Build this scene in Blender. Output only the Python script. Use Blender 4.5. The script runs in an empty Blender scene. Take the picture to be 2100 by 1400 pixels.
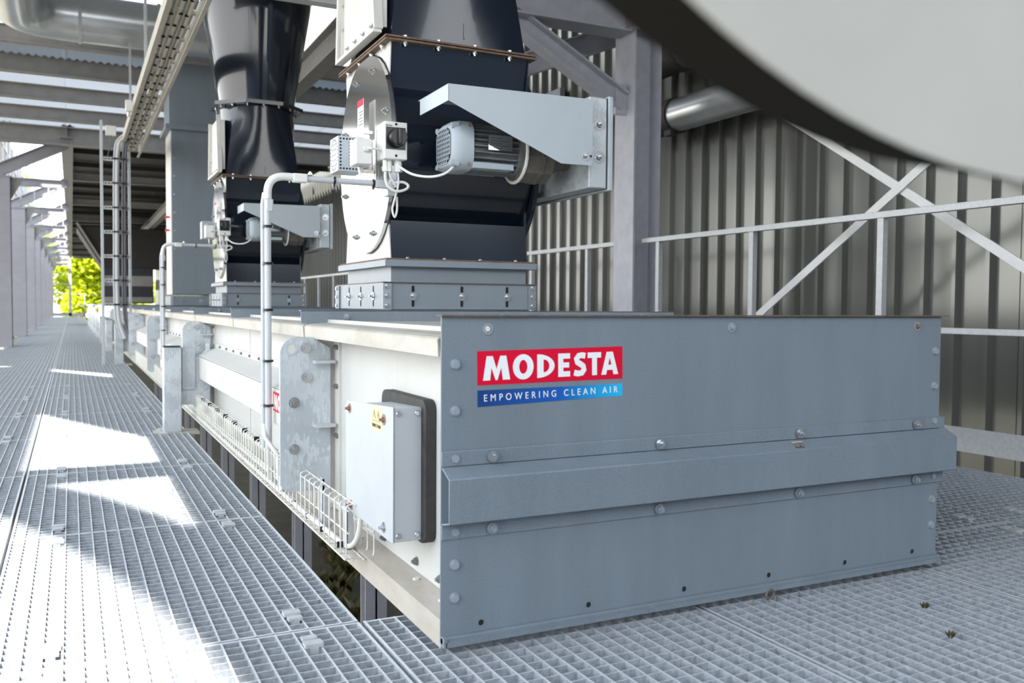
import bpy, bmesh, math, random
from mathutils import Vector, Matrix
random.seed(7)
SC = bpy.context.scene
COL = SC.collection
PI = math.pi

# ------------------------------------------------------------------ camera
CAM = (-0.59686, -1.50139, 0.61626)
YAW, PITCH, ROLL, FPX = 0.457409, 0.039467, 0.0062446, 1834.03
def make_camera():
    cd = bpy.data.cameras.new('camera'); co = bpy.data.objects.new('camera', cd); COL.objects.link(co)
    s, c = math.sin(YAW), math.cos(YAW)
    f = Vector((s, c, 0)); r = Vector((c, -s, 0)); u = Vector((0, 0, 1))
    f2 = f*math.cos(PITCH) - u*math.sin(PITCH); u2 = u*math.cos(PITCH) + f*math.sin(PITCH)
    r3 = r*math.cos(ROLL) + u2*math.sin(ROLL); u3 = u2*math.cos(ROLL) - r*math.sin(ROLL)
    m = Matrix((r3, u3, -f2)).transposed().to_4x4(); m.translation = Vector(CAM)
    co.matrix_world = m
    cd.sensor_width = 36.0; cd.lens = FPX*36.0/2100.0
    cd.clip_start = 0.02; cd.clip_end = 300
    cd.dof.use_dof = True; cd.dof.focus_distance = 2.5; cd.dof.aperture_fstop = 5.6
    SC.camera = co
make_camera()

# ------------------------------------------------------------------ world, sun, exposure
SKY = 4.0
SUN = 22.0
SUN_DIR = Vector((0.40, 0.50, -1.0))
def make_world():
    w = bpy.data.worlds.new('sky'); SC.world = w; w.use_nodes = True
    nt = w.node_tree; nt.nodes.clear()
    out = nt.nodes.new('ShaderNodeOutputWorld'); bg = nt.nodes.new('ShaderNodeBackground')
    tc = nt.nodes.new('ShaderNodeTexCoord'); sp = nt.nodes.new('ShaderNodeSeparateXYZ')
    cr = nt.nodes.new('ShaderNodeValToRGB')
    cr.color_ramp.elements[0].position = 0.0; cr.color_ramp.elements[0].color = (1.0, 0.985, 0.95, 1)
    cr.color_ramp.elements[1].position = 0.75; cr.color_ramp.elements[1].color = (0.72, 0.85, 1.0, 1)
    nt.links.new(tc.outputs['Generated'], sp.inputs[0]); nt.links.new(sp.outputs['Z'], cr.inputs[0])
    nt.links.new(cr.outputs[0], bg.inputs['Color']); bg.inputs['Strength'].default_value = SKY
    nt.links.new(bg.outputs[0], out.inputs[0])
make_world()
def make_sun():
    l = bpy.data.lights.new('sun', 'SUN'); l.energy = SUN; l.angle = math.radians(0.6); l.color = (1.0, 0.96, 0.9)
    o = bpy.data.objects.new('sun', l); COL.objects.link(o)
    o.rotation_euler = SUN_DIR.to_track_quat('-Z', 'Y').to_euler(); o.location = (-6, -6, 14)
make_sun()
SC.view_settings.view_transform = 'Standard'; SC.view_settings.look = 'None'
SC.view_settings.gamma = 1.0; SC.view_settings.use_curve_mapping = False
SC.view_settings.exposure = 0.15

# ------------------------------------------------------------------ materials
def mat(name, col, rough=0.5, metal=0.0, var=0.0, scale=30.0, col2=None, coat=0.0, bump=0.0, stretch=None, kind='noise', spec=0.5, speck=0.0):
    m = bpy.data.materials.new(name); m.use_nodes = True
    nt = m.node_tree; b = nt.nodes['Principled BSDF']
    b.inputs['Roughness'].default_value = rough; b.inputs['Metallic'].default_value = metal
    b.inputs['Specular IOR Level'].default_value = spec
    if coat: b.inputs['Coat Weight'].default_value = coat; b.inputs['Coat Roughness'].default_value = 0.06
    c = (*col, 1)
    b.inputs['Base Color'].default_value = c
    if var or col2 or bump:
        tc = nt.nodes.new('ShaderNodeTexCoord'); mp = nt.nodes.new('ShaderNodeMapping')
        nt.links.new(tc.outputs['Object'], mp.inputs[0])
        if stretch: mp.inputs['Scale'].default_value = stretch
        if kind == 'voronoi':
            n = nt.nodes.new('ShaderNodeTexVoronoi'); n.inputs['Scale'].default_value = scale
            n.inputs['Randomness'].default_value = 1
            nz = nt.nodes.new('ShaderNodeTexNoise'); nz.inputs['Scale'].default_value = scale*0.7
            mx = nt.nodes.new('ShaderNodeMixRGB'); mx.inputs[0].default_value = 0.12
            nt.links.new(mp.outputs[0], mx.inputs[1]); nt.links.new(nz.outputs['Color'], mx.inputs[2])
            nt.links.new(mx.outputs[0], n.inputs['Vector'])
            sepc = nt.nodes.new('ShaderNodeSeparateColor'); nt.links.new(n.outputs['Color'], sepc.inputs[0]); fac = sepc.outputs[0]
        else:
            n = nt.nodes.new('ShaderNodeTexNoise'); n.inputs['Scale'].default_value = scale; n.inputs['Detail'].default_value = 6
            n.inputs['Roughness'].default_value = 0.65
            nt.links.new(mp.outputs[0], n.inputs['Vector']); fac = n.outputs['Fac']
        cr = nt.nodes.new('ShaderNodeValToRGB')
        k = col2 if col2 else tuple(x*(1-var) for x in col)
        hi = col if col2 else tuple(min(1, x*(1+var)) for x in col)
        cr.color_ramp.elements[0].color = (*k, 1); cr.color_ramp.elements[1].color = (*hi, 1)
        if kind != 'voronoi':
            cr.color_ramp.elements[0].position = 0.3; cr.color_ramp.elements[1].position = 0.7
        nt.links.new(fac, cr.inputs[0]); last = cr.outputs[0]
        if speck:
            n2 = nt.nodes.new('ShaderNodeTexNoise'); n2.inputs['Scale'].default_value = 420; n2.inputs['Detail'].default_value = 2
            nt.links.new(tc.outputs['Object'], n2.inputs['Vector'])
            cr2 = nt.nodes.new('ShaderNodeValToRGB'); cr2.color_ramp.elements[0].position = 0.3; cr2.color_ramp.elements[1].position = 0.7
            a = 1-speck; cr2.color_ramp.elements[0].color = (a, a, a, 1); bb = 1+speck*0.6; cr2.color_ramp.elements[1].color = (bb, bb, bb, 1)
            nt.links.new(n2.outputs['Fac'], cr2.inputs[0])
            mm = nt.nodes.new('ShaderNodeMixRGB'); mm.blend_type = 'MULTIPLY'; mm.inputs[0].default_value = 1
            nt.links.new(last, mm.inputs[1]); nt.links.new(cr2.outputs[0], mm.inputs[2]); last = mm.outputs[0]
        nt.links.new(last, b.inputs['Base Color'])
        if bump:
            bp = nt.nodes.new('ShaderNodeBump'); bp.inputs['Strength'].default_value = bump; bp.inputs['Distance'].default_value = 0.01
            nt.links.new(fac, bp.inputs['Height']); nt.links.new(bp.outputs[0], b.inputs['Normal'])
    return m
M = {}
M['paint'] = mat('grey_paint', (0.195, 0.232, 0.268), 0.42, 0, 0.09, 9, stretch=(1, 1, 0.18), speck=0.16)
M['paint_mid'] = mat('mid_grey_paint', (0.215, 0.25, 0.285), 0.4, 0, 0.05, 8, speck=0.08)
M['paint_light'] = mat('light_grey_paint', (0.44, 0.49, 0.53), 0.38, 0, 0.04, 6)
M['cover'] = mat('box_cover_paint', (0.44, 0.46, 0.48), 0.42, 0, 0.05, 8)
M['paint_lit'] = mat('lit_grey_paint', (0.52, 0.52, 0.50), 0.5, 0, 0.06, 7, stretch=(1, 1, 0.3), speck=0.08)  # lighter copy of the grey paint, standing in for strong left light
M['lid'] = mat('lid_paint', (0.50, 0.485, 0.45), 0.5, 0, col2=(0.38, 0.35, 0.29), scale=14, stretch=(1, 0.5, 1))
M['flange'] = mat('dusty_flange_paint', (0.52, 0.50, 0.46), 0.55, 0, col2=(0.36, 0.31, 0.25), scale=9, stretch=(1, 0.4, 1))
M['galv'] = mat('galvanised_steel', (0.62, 0.66, 0.69), 0.38, 0.35, col2=(0.45, 0.49, 0.52), scale=20, kind='voronoi')
M['galv_fine'] = mat('galvanised_tube', (0.58, 0.60, 0.62), 0.45, 0.25, col2=(0.46, 0.48, 0.50), scale=60)
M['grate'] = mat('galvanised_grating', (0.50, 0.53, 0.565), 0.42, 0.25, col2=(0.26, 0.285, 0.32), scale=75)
M['grate_top'] = mat('lit_grating_top', (0.74, 0.76, 0.78), 0.35, 0.15, col2=(0.58, 0.60, 0.63), scale=50)  # lighter tone paints light onto the bar tops
M['steel'] = mat('frame_steel', (0.43, 0.44, 0.49), 0.5, 0.15, 0.10, 12)
M['frame'] = mat('lilac_grey_frame_steel', (0.30, 0.30, 0.335), 0.5, 0.1, 0.08, 6)
M['steel_dull'] = mat('purlin_steel', (0.27, 0.26, 0.25), 0.55, 0.15, 0.14, 8)
M['brace'] = mat('white_galvanised_flat', (0.70, 0.71, 0.72), 0.5, 0.1, 0.05, 30)
M['navy'] = mat('navy_gloss_paint', (0.008, 0.013, 0.024), 0.16, 0, 0.25, 2.5, coat=0.5, bump=0.02)
M['stainless'] = mat('brushed_stainless', (0.66, 0.66, 0.66), 0.10, 1.0, 0.06, 5, stretch=(1, 1, 8))
M['offwhite'] = mat('off_white_painted_steel', (0.62, 0.61, 0.57), 0.4, 0.1, 0.07, 10)
M['rust'] = mat('rusty_steel', (0.22, 0.14, 0.09), 0.75, 0.1, col2=(0.10, 0.075, 0.06), scale=40)
M['bolt'] = mat('zinc_bolt', (0.58, 0.59, 0.60), 0.22, 0.9)
M['bolt_grey'] = mat('painted_bolt', (0.33, 0.37, 0.41), 0.4, 0.2)
M['bolt_rust'] = mat('rusty_bolt', (0.36, 0.18, 0.10), 0.6, 0.4, col2=(0.25, 0.2, 0.17), scale=80)
M['hole'] = mat('dark_hole', (0.012, 0.011, 0.010), 0.9)
M['rubber'] = mat('black_rubber', (0.018, 0.017, 0.018), 0.65, 0, col2=(0.05, 0.045, 0.04), scale=30)
M['black'] = mat('black_plastic', (0.010, 0.010, 0.011), 0.28)
M['plastic'] = mat('white_plastic', (0.72, 0.71, 0.68), 0.4)
M['plastic_grey'] = mat('grey_plastic_conduit', (0.50, 0.52, 0.54), 0.42)
M['cable'] = mat('pale_cable', (0.66, 0.66, 0.64), 0.5)
M['cable_dark'] = mat('dark_cable', (0.12, 0.12, 0.14), 0.5)
M['wire'] = mat('zinc_wire', (0.72, 0.71, 0.66), 0.4, 0.35)
M['motor'] = mat('motor_grey_paint', (0.20, 0.225, 0.245), 0.42, 0, col2=(0.15, 0.14, 0.125), scale=25)
M['gear'] = mat('dusty_gearbox', (0.17, 0.15, 0.12), 0.6, 0.1, col2=(0.10, 0.10, 0.10), scale=20)
M['cowl'] = mat('fan_cowl_paint', (0.36, 0.41, 0.45), 0.38)
M['red'] = mat('red_print', (0.72, 0.0015, 0.032), 0.5, spec=0.2)
M['white'] = mat('white_print', (0.9, 0.9, 0.9), 0.35)
M['yellow'] = mat('yellow_label', (0.82, 0.70, 0.32), 0.45)
M['ink'] = mat('dark_ink', (0.03, 0.03, 0.03), 0.6)
M['cream'] = mat('cream_drum_paint', (0.50, 0.485, 0.44), 0.45, 0, 0.05, 6)
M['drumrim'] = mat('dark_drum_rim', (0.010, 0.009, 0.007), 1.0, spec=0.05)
M['clad'] = mat('wall_cladding', (0.165, 0.168, 0.157), 0.18, 0.45, 0.07, 3, stretch=(1, 1, 0.2))
M['dark_sheet'] = mat('dark_roof_sheet', (0.022, 0.020, 0.018), 0.6, 0.1, 0.2, 5)
M['dark_box'] = mat('dark_chute_paint', (0.03, 0.033, 0.042), 0.4)
M['duct_silver'] = mat('silver_duct', (0.66, 0.68, 0.70), 0.28, 0.75, 0.08, 3)
M['tray'] = mat('dusty_cable_tray', (0.46, 0.43, 0.38), 0.6, 0.2, 0.10, 10)
M['ground'] = mat('sandy_ground', (0.13, 0.12, 0.085), 0.95, 0, col2=(0.07, 0.065, 0.05), scale=2.5)
M['concrete'] = mat('shade_dark_concrete', (0.045, 0.045, 0.048), 0.9, 0, 0.15, 4)  # extra dark to paint in the shade below the grating
M['light_screen'] = mat('light_screen_paint', (0.13, 0.17, 0.225), 0.8, 0, 0.1, 1)  # added wall's bluish tone tints the light thrown back on front faces
M['shade_roof'] = mat('shade_sheet', (0.30, 0.31, 0.33), 0.5, 0.2)
M['bark'] = mat('bark', (0.12, 0.09, 0.06), 0.9, 0, 0.3, 8)
def mat_leaf(name, c1, c2):
    m = mat(name, c1, 0.6, 0, col2=c2, scale=1.3)
    nt = m.node_tree; b = nt.nodes['Principled BSDF']; out = nt.nodes['Material Output']
    tr = nt.nodes.new('ShaderNodeBsdfTranslucent'); tr.inputs[0].default_value = (*c1, 1)
    mx = nt.nodes.new('ShaderNodeMixShader'); mx.inputs[0].default_value = 0.5
    nt.links.new(b.outputs[0], mx.inputs[1]); nt.links.new(tr.outputs[0], mx.inputs[2]); nt.links.new(mx.outputs[0], out.inputs[0])
    return m
M['leaf'] = mat_leaf('sunlit_leaf', (0.62, 0.68, 0.03), (0.30, 0.40, 0.012))
M['weed'] = mat_leaf('weed_leaf', (0.07, 0.10, 0.03), (0.13, 0.05, 0.03))
def mat_translucent(name, tcol, bcol):
    m = bpy.data.materials.new(name); m.use_nodes = True
    nt = m.node_tree; b = nt.nodes['Principled BSDF']; out = nt.nodes['Material Output']
    b.inputs['Base Color'].default_value = (*bcol, 1); b.inputs['Roughness'].default_value = 0.4
    tr = nt.nodes.new('ShaderNodeBsdfTranslucent'); tr.inputs[0].default_value = (*tcol, 1)
    mx = nt.nodes.new('ShaderNodeMixShader'); mx.inputs[0].default_value = 0.45
    nt.links.new(b.outputs[0], mx.inputs[1]); nt.links.new(tr.outputs[0], mx.inputs[2]); nt.links.new(mx.outputs[0], out.inputs[0])
    return m
M['skylight'] = mat_translucent('pale_roof_sheet', (.13, .145, .165), (.46, .48, .52))
M['sun_screen'] = mat_translucent('shade_sheet', (.07, .07, .075), (.4, .4, .4))
def mat_bluegrad():
    m = bpy.data.materials.new('blue_gradient_print'); m.use_nodes = True
    nt = m.node_tree; b = nt.nodes['Principled BSDF']; b.inputs['Roughness'].default_value = 0.35
    tc = nt.nodes.new('ShaderNodeTexCoord'); sp = nt.nodes.new('ShaderNodeSeparateXYZ'); cr = nt.nodes.new('ShaderNodeValToRGB')
    nt.links.new(tc.outputs['Generated'], sp.inputs[0]); nt.links.new(sp.outputs['X'], cr.inputs[0])
    e = cr.color_ramp.elements
    e[0].position = 0.0; e[0].color = (0.004, 0.045, 0.20, 1); e[1].position = 1.0; e[1].color = (0.01, 0.50, 0.88, 1)
    k = e.new(0.55); k.color = (0.004, 0.10, 0.45, 1)
    nt.links.new(cr.outputs[0], b.inputs['Base Color']); return m
M['bluegrad'] = mat_bluegrad()

# ------------------------------------------------------------------ mesh helpers
class MB:
    def __init__(s): s.v = []; s.f = []
    def add(s, vs, fs):
        n = len(s.v); s.v += [Vector(v) for v in vs]; s.f += [tuple(i+n for i in f) for f in fs]; return s
    def box(s, x0, x1, y0, y1, z0, z1):
        return s.add([(x0,y0,z0),(x1,y0,z0),(x1,y1,z0),(x0,y1,z0),(x0,y0,z1),(x1,y0,z1),(x1,y1,z1),(x0,y1,z1)],
                     [(0,3,2,1),(4,5,6,7),(0,1,5,4),(1,2,6,5),(2,3,7,6),(3,0,4,7)])
    def bar(s, p, q, w, h, up=(0,0,1)):
        p = Vector(p); q = Vector(q); d = (q-p).normalized(); up = Vector(up)
        a = d.cross(up)
        if a.length < 1e-5: a = d.cross(Vector((1,0,0)))
        a.normalize(); b = a.cross(d).normalized(); a = a*w/2; b = b*h/2
        return s.add([p-a-b, p+a-b, p+a+b, p-a+b, q-a-b, q+a-b, q+a+b, q-a+b],
                     [(0,1,2,3),(7,6,5,4),(0,4,5,1),(1,5,6,2),(2,6,7,3),(3,7,4,0)])
    def ibeam(s, p, q, h, b, tf=0.012, tw=0.008, up=(0,0,1)):
        p = Vector(p); q = Vector(q); d = (q-p).normalized(); up = Vector(up)
        a = d.cross(up).normalized(); u = a.cross(d).normalized()
        o = u*(h/2-tf/2)
        s.bar(p+o, q+o, b, tf, up); s.bar(p-o, q-o, b, tf, up); s.bar(p, q, tw, h-2*tf, up); return s
    def prism(s, poly, ax, a, b):
        # poly: 2D points; ax 'X': (y,z) swept in x, 'Y': (x,z), 'Z': (x,y)
        def P(t, c): return (c, t[0], t[1]) if ax == 'X' else ((t[0], c, t[1]) if ax == 'Y' else (t[0], t[1], c))
        n = len(poly); vs = [P(t, a) for t in poly]+[P(t, b) for t in poly]
        fs = [tuple(range(n)), tuple(range(2*n-1, n-1, -1))]+[(i, i+n, (i+1) % n+n, (i+1) % n) for i in range(n)]
        return s.add(vs, fs)
    def strip(s, poly, ax, a, b, t):
        # an open folded sheet: each leg of poly becomes a thin slab
        for (p, q) in zip(poly, poly[1:]):
            d = Vector((q[0]-p[0], q[1]-p[1])); n = Vector((-d.y, d.x)).normalized()*t
            s.prism([p, q, (q[0]+n.x, q[1]+n.y), (p[0]+n.x, p[1]+n.y)], ax, a, b)
        return s
    def cyl(s, p, q, r, n=20, r2=None, cap=True):
        p = Vector(p); q = Vector(q); d = (q-p).normalized(); r2 = r if r2 is None else r2
        a = d.orthogonal().normalized(); b = d.cross(a)
        vs = []
        for c, rr in ((p, r), (q, r2)):
            for i in range(n):
                t = 2*PI*i/n; vs.append(c+(a*math.cos(t)+b*math.sin(t))*rr)
        fs = [(i, (i+1) % n, (i+1) % n+n, i+n) for i in range(n)]
        if cap: fs += [tuple(range(n-1, -1, -1)), tuple(range(n, 2*n))]
        return s.add(vs, fs)
    def tube(s, pts, r, n=10):
        pts = [Vector(p) for p in pts]; rings = []
        a = None
        for i, p in enumerate(pts):
            d = (pts[min(i+1, len(pts)-1)]-pts[max(i-1, 0)]).normalized()
            if a is None: a = d.orthogonal().normalized()
            else:
                a = a-d*a.dot(d); a = a.normalized()
            b = d.cross(a)
            rings.append([p+(a*math.cos(2*PI*k/n)+b*math.sin(2*PI*k/n))*r for k in range(n)])
        vs = [v for g in rings for v in g]; fs = []
        for i in range(len(pts)-1):
            for k in range(n):
                fs.append((i*n+k, i*n+(k+1) % n, (i+1)*n+(k+1) % n, (i+1)*n+k))
        fs += [tuple(range(n-1, -1, -1)), tuple(range((len(pts)-1)*n, len(pts)*n))]
        return s.add(vs, fs)
    def loft(s, rings, cap=True):
        n = len(rings[0]); vs = [v for g in rings for v in g]; fs = []
        for i in range(len(rings)-1):
            for k in range(n): fs.append((i*n+k, i*n+(k+1) % n, (i+1)*n+(k+1) % n, (i+1)*n+k))
        if cap: fs += [tuple(range(n-1, -1, -1)), tuple(range((len(rings)-1)*n, len(rings)*n))]
        return s.add(vs, fs)
    def mesh(s, name, off=(0,0,0), smooth=True, angle=35):
        off = Vector(off); me = bpy.data.meshes.new(name)
        me.from_pydata([v-off for v in s.v], [], s.f); me.update()
        bm = bmesh.new(); bm.from_mesh(me); bmesh.ops.recalc_face_normals(bm, faces=bm.faces); bm.to_mesh(me); bm.free()
        if smooth:
            for p in me.polygons: p.use_smooth = True
            me.set_sharp_from_angle(angle=math.radians(angle))
        return me
def bend(p0, p1, p2, r, n=8):
    # fillet of the corner p0-p1-p2
    p0, p1, p2 = map(Vector, (p0, p1, p2)); a = (p0-p1).normalized(); b = (p2-p1).normalized()
    ang = a.angle(b); t = r/math.tan(ang/2); s = p1+a*t; e = p1+b*t
    return [(s.lerp(p1, k/n)).lerp(p1.lerp(e, k/n), k/n) for k in range(n+1)]

def smooth_path(pts, n=6):
    P = [Vector(p) for p in pts]; P = [P[0]*2-P[1]]+P+[P[-1]*2-P[-2]]; out = []
    for i in range(1, len(P)-2):
        a, b, c, d = P[i-1:i+3]
        for k in range(n):
            t = k/n; out.append(0.5*(2*b+(c-a)*t+(2*a-5*b+4*c-d)*t*t+(3*b-a-3*c+d)*t**3))
    return out+[P[-2]]

class Thing:
    def __init__(s, name, label, cat, loc, group=None, kind=None):
        s.o = bpy.data.objects.new(name, None); COL.objects.link(s.o); s.L = Vector(loc); s.o.location = s.L
        s.o.empty_display_size = 0.05
        if label: s.o['label'] = label
        if cat: s.o['category'] = cat
        if group: s.o['group'] = group
        if kind: s.o['kind'] = kind
    def part(s, name, mb, m, parent=None, label=None, bevel=0.0, stuff=False, smooth=True, angle=35):
        o = bpy.data.objects.new(name, mb.mesh(name, s.L, smooth, angle)); COL.objects.link(o)
        o.parent = parent or s.o; o.data.materials.append(M[m])
        if label: o['label'] = label
        if stuff: o['kind'] = 'stuff'
        if bevel:
            b = o.modifiers.new('bevel', 'BEVEL'); b.width = bevel; b.segments = 2; b.limit_method = 'ANGLE'; b.angle_limit = math.radians(50)
        return o
    def put(s, name, me, p, parent=None, rot=None, scale=None):
        o = bpy.data.objects.new(name, me); COL.objects.link(o); o.parent = parent or s.o
        o.location = Vector(p)-s.L
        if rot is not None: o.rotation_euler = rot
        if scale: o.scale = scale
        return o
    def bolt(s, p, d, r=0.008, kind='hex', m='bolt', parent=None, name='bolt'):
        return s.put(name, bolt_mesh(kind, r, m), p, parent, Vector(d).to_track_quat('Z', 'Y').to_euler())
_bm = {}
def bolt_mesh(kind, r, m):
    k = (kind, round(r, 5), m)
    if k in _bm: return _bm[k]
    mb = MB()
    if kind == 'hex':
        mb.cyl((0,0,0), (0,0,r*0.22), r*1.15, 14); mb.cyl((0,0,r*0.22), (0,0,r*0.8), r*0.92, 6)
    elif kind == 'nut':
        mb.cyl((0,0,0), (0,0,r*0.25), r*1.25, 14); mb.cyl((0,0,r*0.25), (0,0,r*1.0), r*0.95, 6); mb.cyl((0,0,r), (0,0,r*1.6), r*0.5, 10)
    elif kind == 'washer':
        mb.cyl((0,0,0), (0,0,r*0.15), r*1.7, 18); mb.cyl((0,0,r*0.15), (0,0,r*0.75), r*0.9, 6); mb.cyl((0,0,r*0.75), (0,0,r*1.6), r*0.48, 10)
    elif kind == 'screw':
        mb.cyl((0,0,0), (0,0,r*0.4), r, 14, r*0.75); mb.cyl((0,0,r*0.4), (0,0,r*0.42), r*0.35, 6)
    elif kind == 'hole':
        mb.cyl((0,0,0), (0,0,r*0.12), r, 16)
    elif kind == 'ring':
        n = 16; rings = []
        for rr, z in ((1.35, 0), (1.35, 0.25), (0.95, 0.25), (0.95, 0)):
            rings.append([Vector((math.cos(2*PI*i/n)*rr*r, math.sin(2*PI*i/n)*rr*r, z*r)) for i in range(n)])
        mb.loft(rings, cap=False)
    me = mb.mesh('bolt_'+kind); me.materials.append(M[m]); _bm[k] = me
    return me
def kids(o): return [c for c in bpy.data.objects if c.parent == o]
def dup(root, d, label, extra=None):
    ch = {}
    for o in bpy.data.objects:
        if o.parent: ch.setdefault(o.parent.name, []).append(o)
    r = root.copy(); COL.objects.link(r); r.location = root.location+Vector(d); r['label'] = label
    for c in ch.get(root.name, []):
        if extra and extra(c): continue
        k = c.copy(); COL.objects.link(k); k.parent = r
        for g in ch.get(c.name, []):
            h = g.copy(); COL.objects.link(h); h.parent = k
    return r
def struct(name, loc=(0,0,0)): return Thing(name, None, None, loc, kind='structure')
def text_mesh(body, w, h, bold=0.0, space=1.0, depth=0.0006):
    cu = bpy.data.curves.new('t', 'FONT'); cu.body = body; cu.size = 1; cu.offset = bold; cu.space_character = space
    cu.extrude = 0.02; cu.resolution_u = 4
    o = bpy.data.objects.new('t', cu); COL.objects.link(o)
    bpy.context.view_layer.update()
    dg = bpy.context.evaluated_depsgraph_get(); me = bpy.data.meshes.new_from_object(o.evaluated_get(dg))
    bpy.data.objects.remove(o); bpy.data.curves.remove(cu)
    xs = [v.co.x for v in me.vertices]; ys = [v.co.y for v in me.vertices]
    x0, x1, y0, y1 = min(xs), max(xs), min(ys), max(ys)
    for v in me.vertices:
        # local x right, local y up, z towards the viewer
        v.co = Vector(((v.co.x-x0)/(x1-x0)*w, (v.co.y-y0)/(y1-y0)*h, depth if v.co.z > 0 else 0.0))
    me.update(); return me
def put_text(t, body, p, w, h, m, rot, parent=None, bold=0.0, space=1.0, name='lettering'):
    me = text_mesh(body, w, h, bold, space); me.materials.append(M[m])
    return t.put(name, me, p, parent, rot)
RX = (PI/2, 0, 0)                     # writing that faces -Y
RXL = (PI/2, 0, -PI/2)                # writing that faces -X

# ------------------------------------------------------------------ the setting: ground, grating floor, wall, roof
g = struct('ground')
g.part('soil', MB().box(-40, 40, -20, 140, -1.7, -1.6), 'ground')
g.part('concrete_slab', MB().box(-9, 9, -7.0, 2.2, -1.6, -1.58), 'concrete')  # slab darkened for shade and widened to cut light bounced from below
def weed_tuft():
    mb = MB()
    for i in range(26):
        a = random.uniform(0, 2*PI); r = random.uniform(0.0, 0.10); b = random.uniform(0, 2*PI); l = random.uniform(0.06, 0.16)
        p = Vector((math.cos(a)*r, math.sin(a)*r, 0)); d = Vector((math.cos(b)*0.6, math.sin(b)*0.6, 1)).normalized(); s = d.cross(Vector((0,0,1))).normalized()*l*0.22
        q = p+d*l; h = p+d*l*0.5
        mb.add([p, h-s, q, h+s], [(0,1,2,3)])
    me = mb.mesh('weed', smooth=False); me.materials.append(M['weed']); return me
wm = weed_tuft()
for i in range(34):
    y = 2.6+i*0.2+random.uniform(-.05, .05); x = 0.25+0.235*(y-1.0)+random.uniform(-.12, .12)
    g.put('weed', wm, (x, y, -1.6), rot=(0, 0, random.uniform(0, 6)), scale=(1.4, 1.4, 1.2))

ZF = -0.02
PW, PL, NX, NY = 0.675, 1.0, 20, 30
def grating_mesh():
    mb = MB(); w, l = PW-0.008, PL-0.006; x0, y0 = -w/2, -l/2
    for i in range(NX+1):
        x = x0+w*i/NX; t = 0.0017 if 0 < i < NX else 0.0030
        x = min(max(x, x0+t), x0+w-t); mb.box(x-t, x+t, y0, y0+l, -0.030, 0)
    for j in range(NY+1):
        y = y0+l*j/NY; t = 0.0010 if 0 < j < NY else 0.0030
        y = min(max(y, y0+t), y0+l-t); mb.box(x0, x0+w, y-t, y+t, -0.030, -0.0008)
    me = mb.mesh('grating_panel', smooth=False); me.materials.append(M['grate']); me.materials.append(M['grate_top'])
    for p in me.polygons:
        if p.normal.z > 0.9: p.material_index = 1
    return me
def clip_mesh():
    mb = MB(); mb.box(-0.017, 0.017, -0.030, -0.005, 0.001, 0.008); mb.box(-0.014, 0.014, 0.005, 0.024, 0.001, 0.007); mb.box(-0.008, 0.008, -0.03, 0.024, -0.012, 0.003)
    me = mb.mesh('grating_clip', smooth=False); me.materials.append(M['galv_fine']); return me
gm, cm = grating_mesh(), clip_mesh()
fl = struct('floor', (0, 0, ZF))
SX = -0.757
def panel(ix, iy, clips):
    cx = SX+PW*(ix+0.5); cy = 0.23+PL*(iy+0.5)
    o = fl.put('grating_panel', gm, (cx, cy, ZF))
    if clips:
        for sx in (-1, 1):
            for sy in (-1, 1):
                c = bpy.data.objects.new('clip', cm); COL.objects.link(c); c.parent = o
                c.location = (sx*(PW/2-0.118), sy*(PL/2-0.075), 0); c.rotation_euler = (0, 0, 0 if sy > 0 else PI)
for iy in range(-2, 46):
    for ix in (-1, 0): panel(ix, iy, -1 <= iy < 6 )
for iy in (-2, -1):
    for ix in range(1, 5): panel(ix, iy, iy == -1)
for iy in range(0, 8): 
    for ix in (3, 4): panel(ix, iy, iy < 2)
# bearers under the grating and the platform legs
sub = struct('trim_1', (0, 0, ZF))
mb = MB()
for iy in range(-1, 46, 2): mb.ibeam((-1.6, 0.23+iy, -0.115), (-0.11, 0.23+iy, -0.115), 0.13, 0.08)
for iy in range(-1, 9, 2): mb.ibeam((1.30, 0.23+iy, -0.115), (2.6, 0.23+iy, -0.115), 0.13, 0.08)
mb.ibeam((-0.1, 0.16, -0.115), (2.6, 0.16, -0.115), 0.13, 0.08)
sub.part('bearer', mb, 'steel', stuff=True)

# right wall: ribbed cladding, one sheet = five ribs
wall = struct('wall_right', (3.8, 0, 0))
RP = 0.2025
def clad_mesh(length, h):
    n = int(round(length/RP)); pts = []
    for i in range(n):
        y = i*RP
        pts += [(y, 0.0), (y+RP-0.066, 0.0), (y+RP-0.054, -0.040), (y+RP-0.030, -0.040), (y+RP-0.010, 0.0)]
    pts.append((n*RP, 0.0)); mb = MB()
    vs = [(p[1], p[0], 0) for p in pts]+[(p[1], p[0], h) for p in pts]; k = len(pts)
    mb.add(vs, [(i, i+1, i+1+k, i+k) for i in range(k-1)])
    for p in (0.0016,):   # standing lap at the sheet edge
        mb.box(-0.004, 0.0, p, p+0.012, 0, h)
    me = mb.mesh('cladding_sheet', smooth=False); me.materials.append(M['clad']); return me
cmsh = clad_mesh(RP*5, 5.6)
y0 = 3.676-RP+0.042-RP*5*8
for i in range(58): wall.put('cladding_sheet', cmsh, (3.8, y0+i*RP*5, -0.8))
# a flat box panel on the cladding above the valve
wall.part('flat_panel', MB().box(3.70, 3.755, 6.2, 7.6, 2.05, 2.75), 'paint', bevel=0.004)
# end of the hall behind the trees' gap, and an unseen wall added behind the camera to cut front light
screen_wall = struct('wall_front_screen', (0, -7, 0))
screen_wall.part('light_screen', MB().box(-9, 9, -7.3, -7.0, -1.6, 2.5), 'light_screen')
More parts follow.
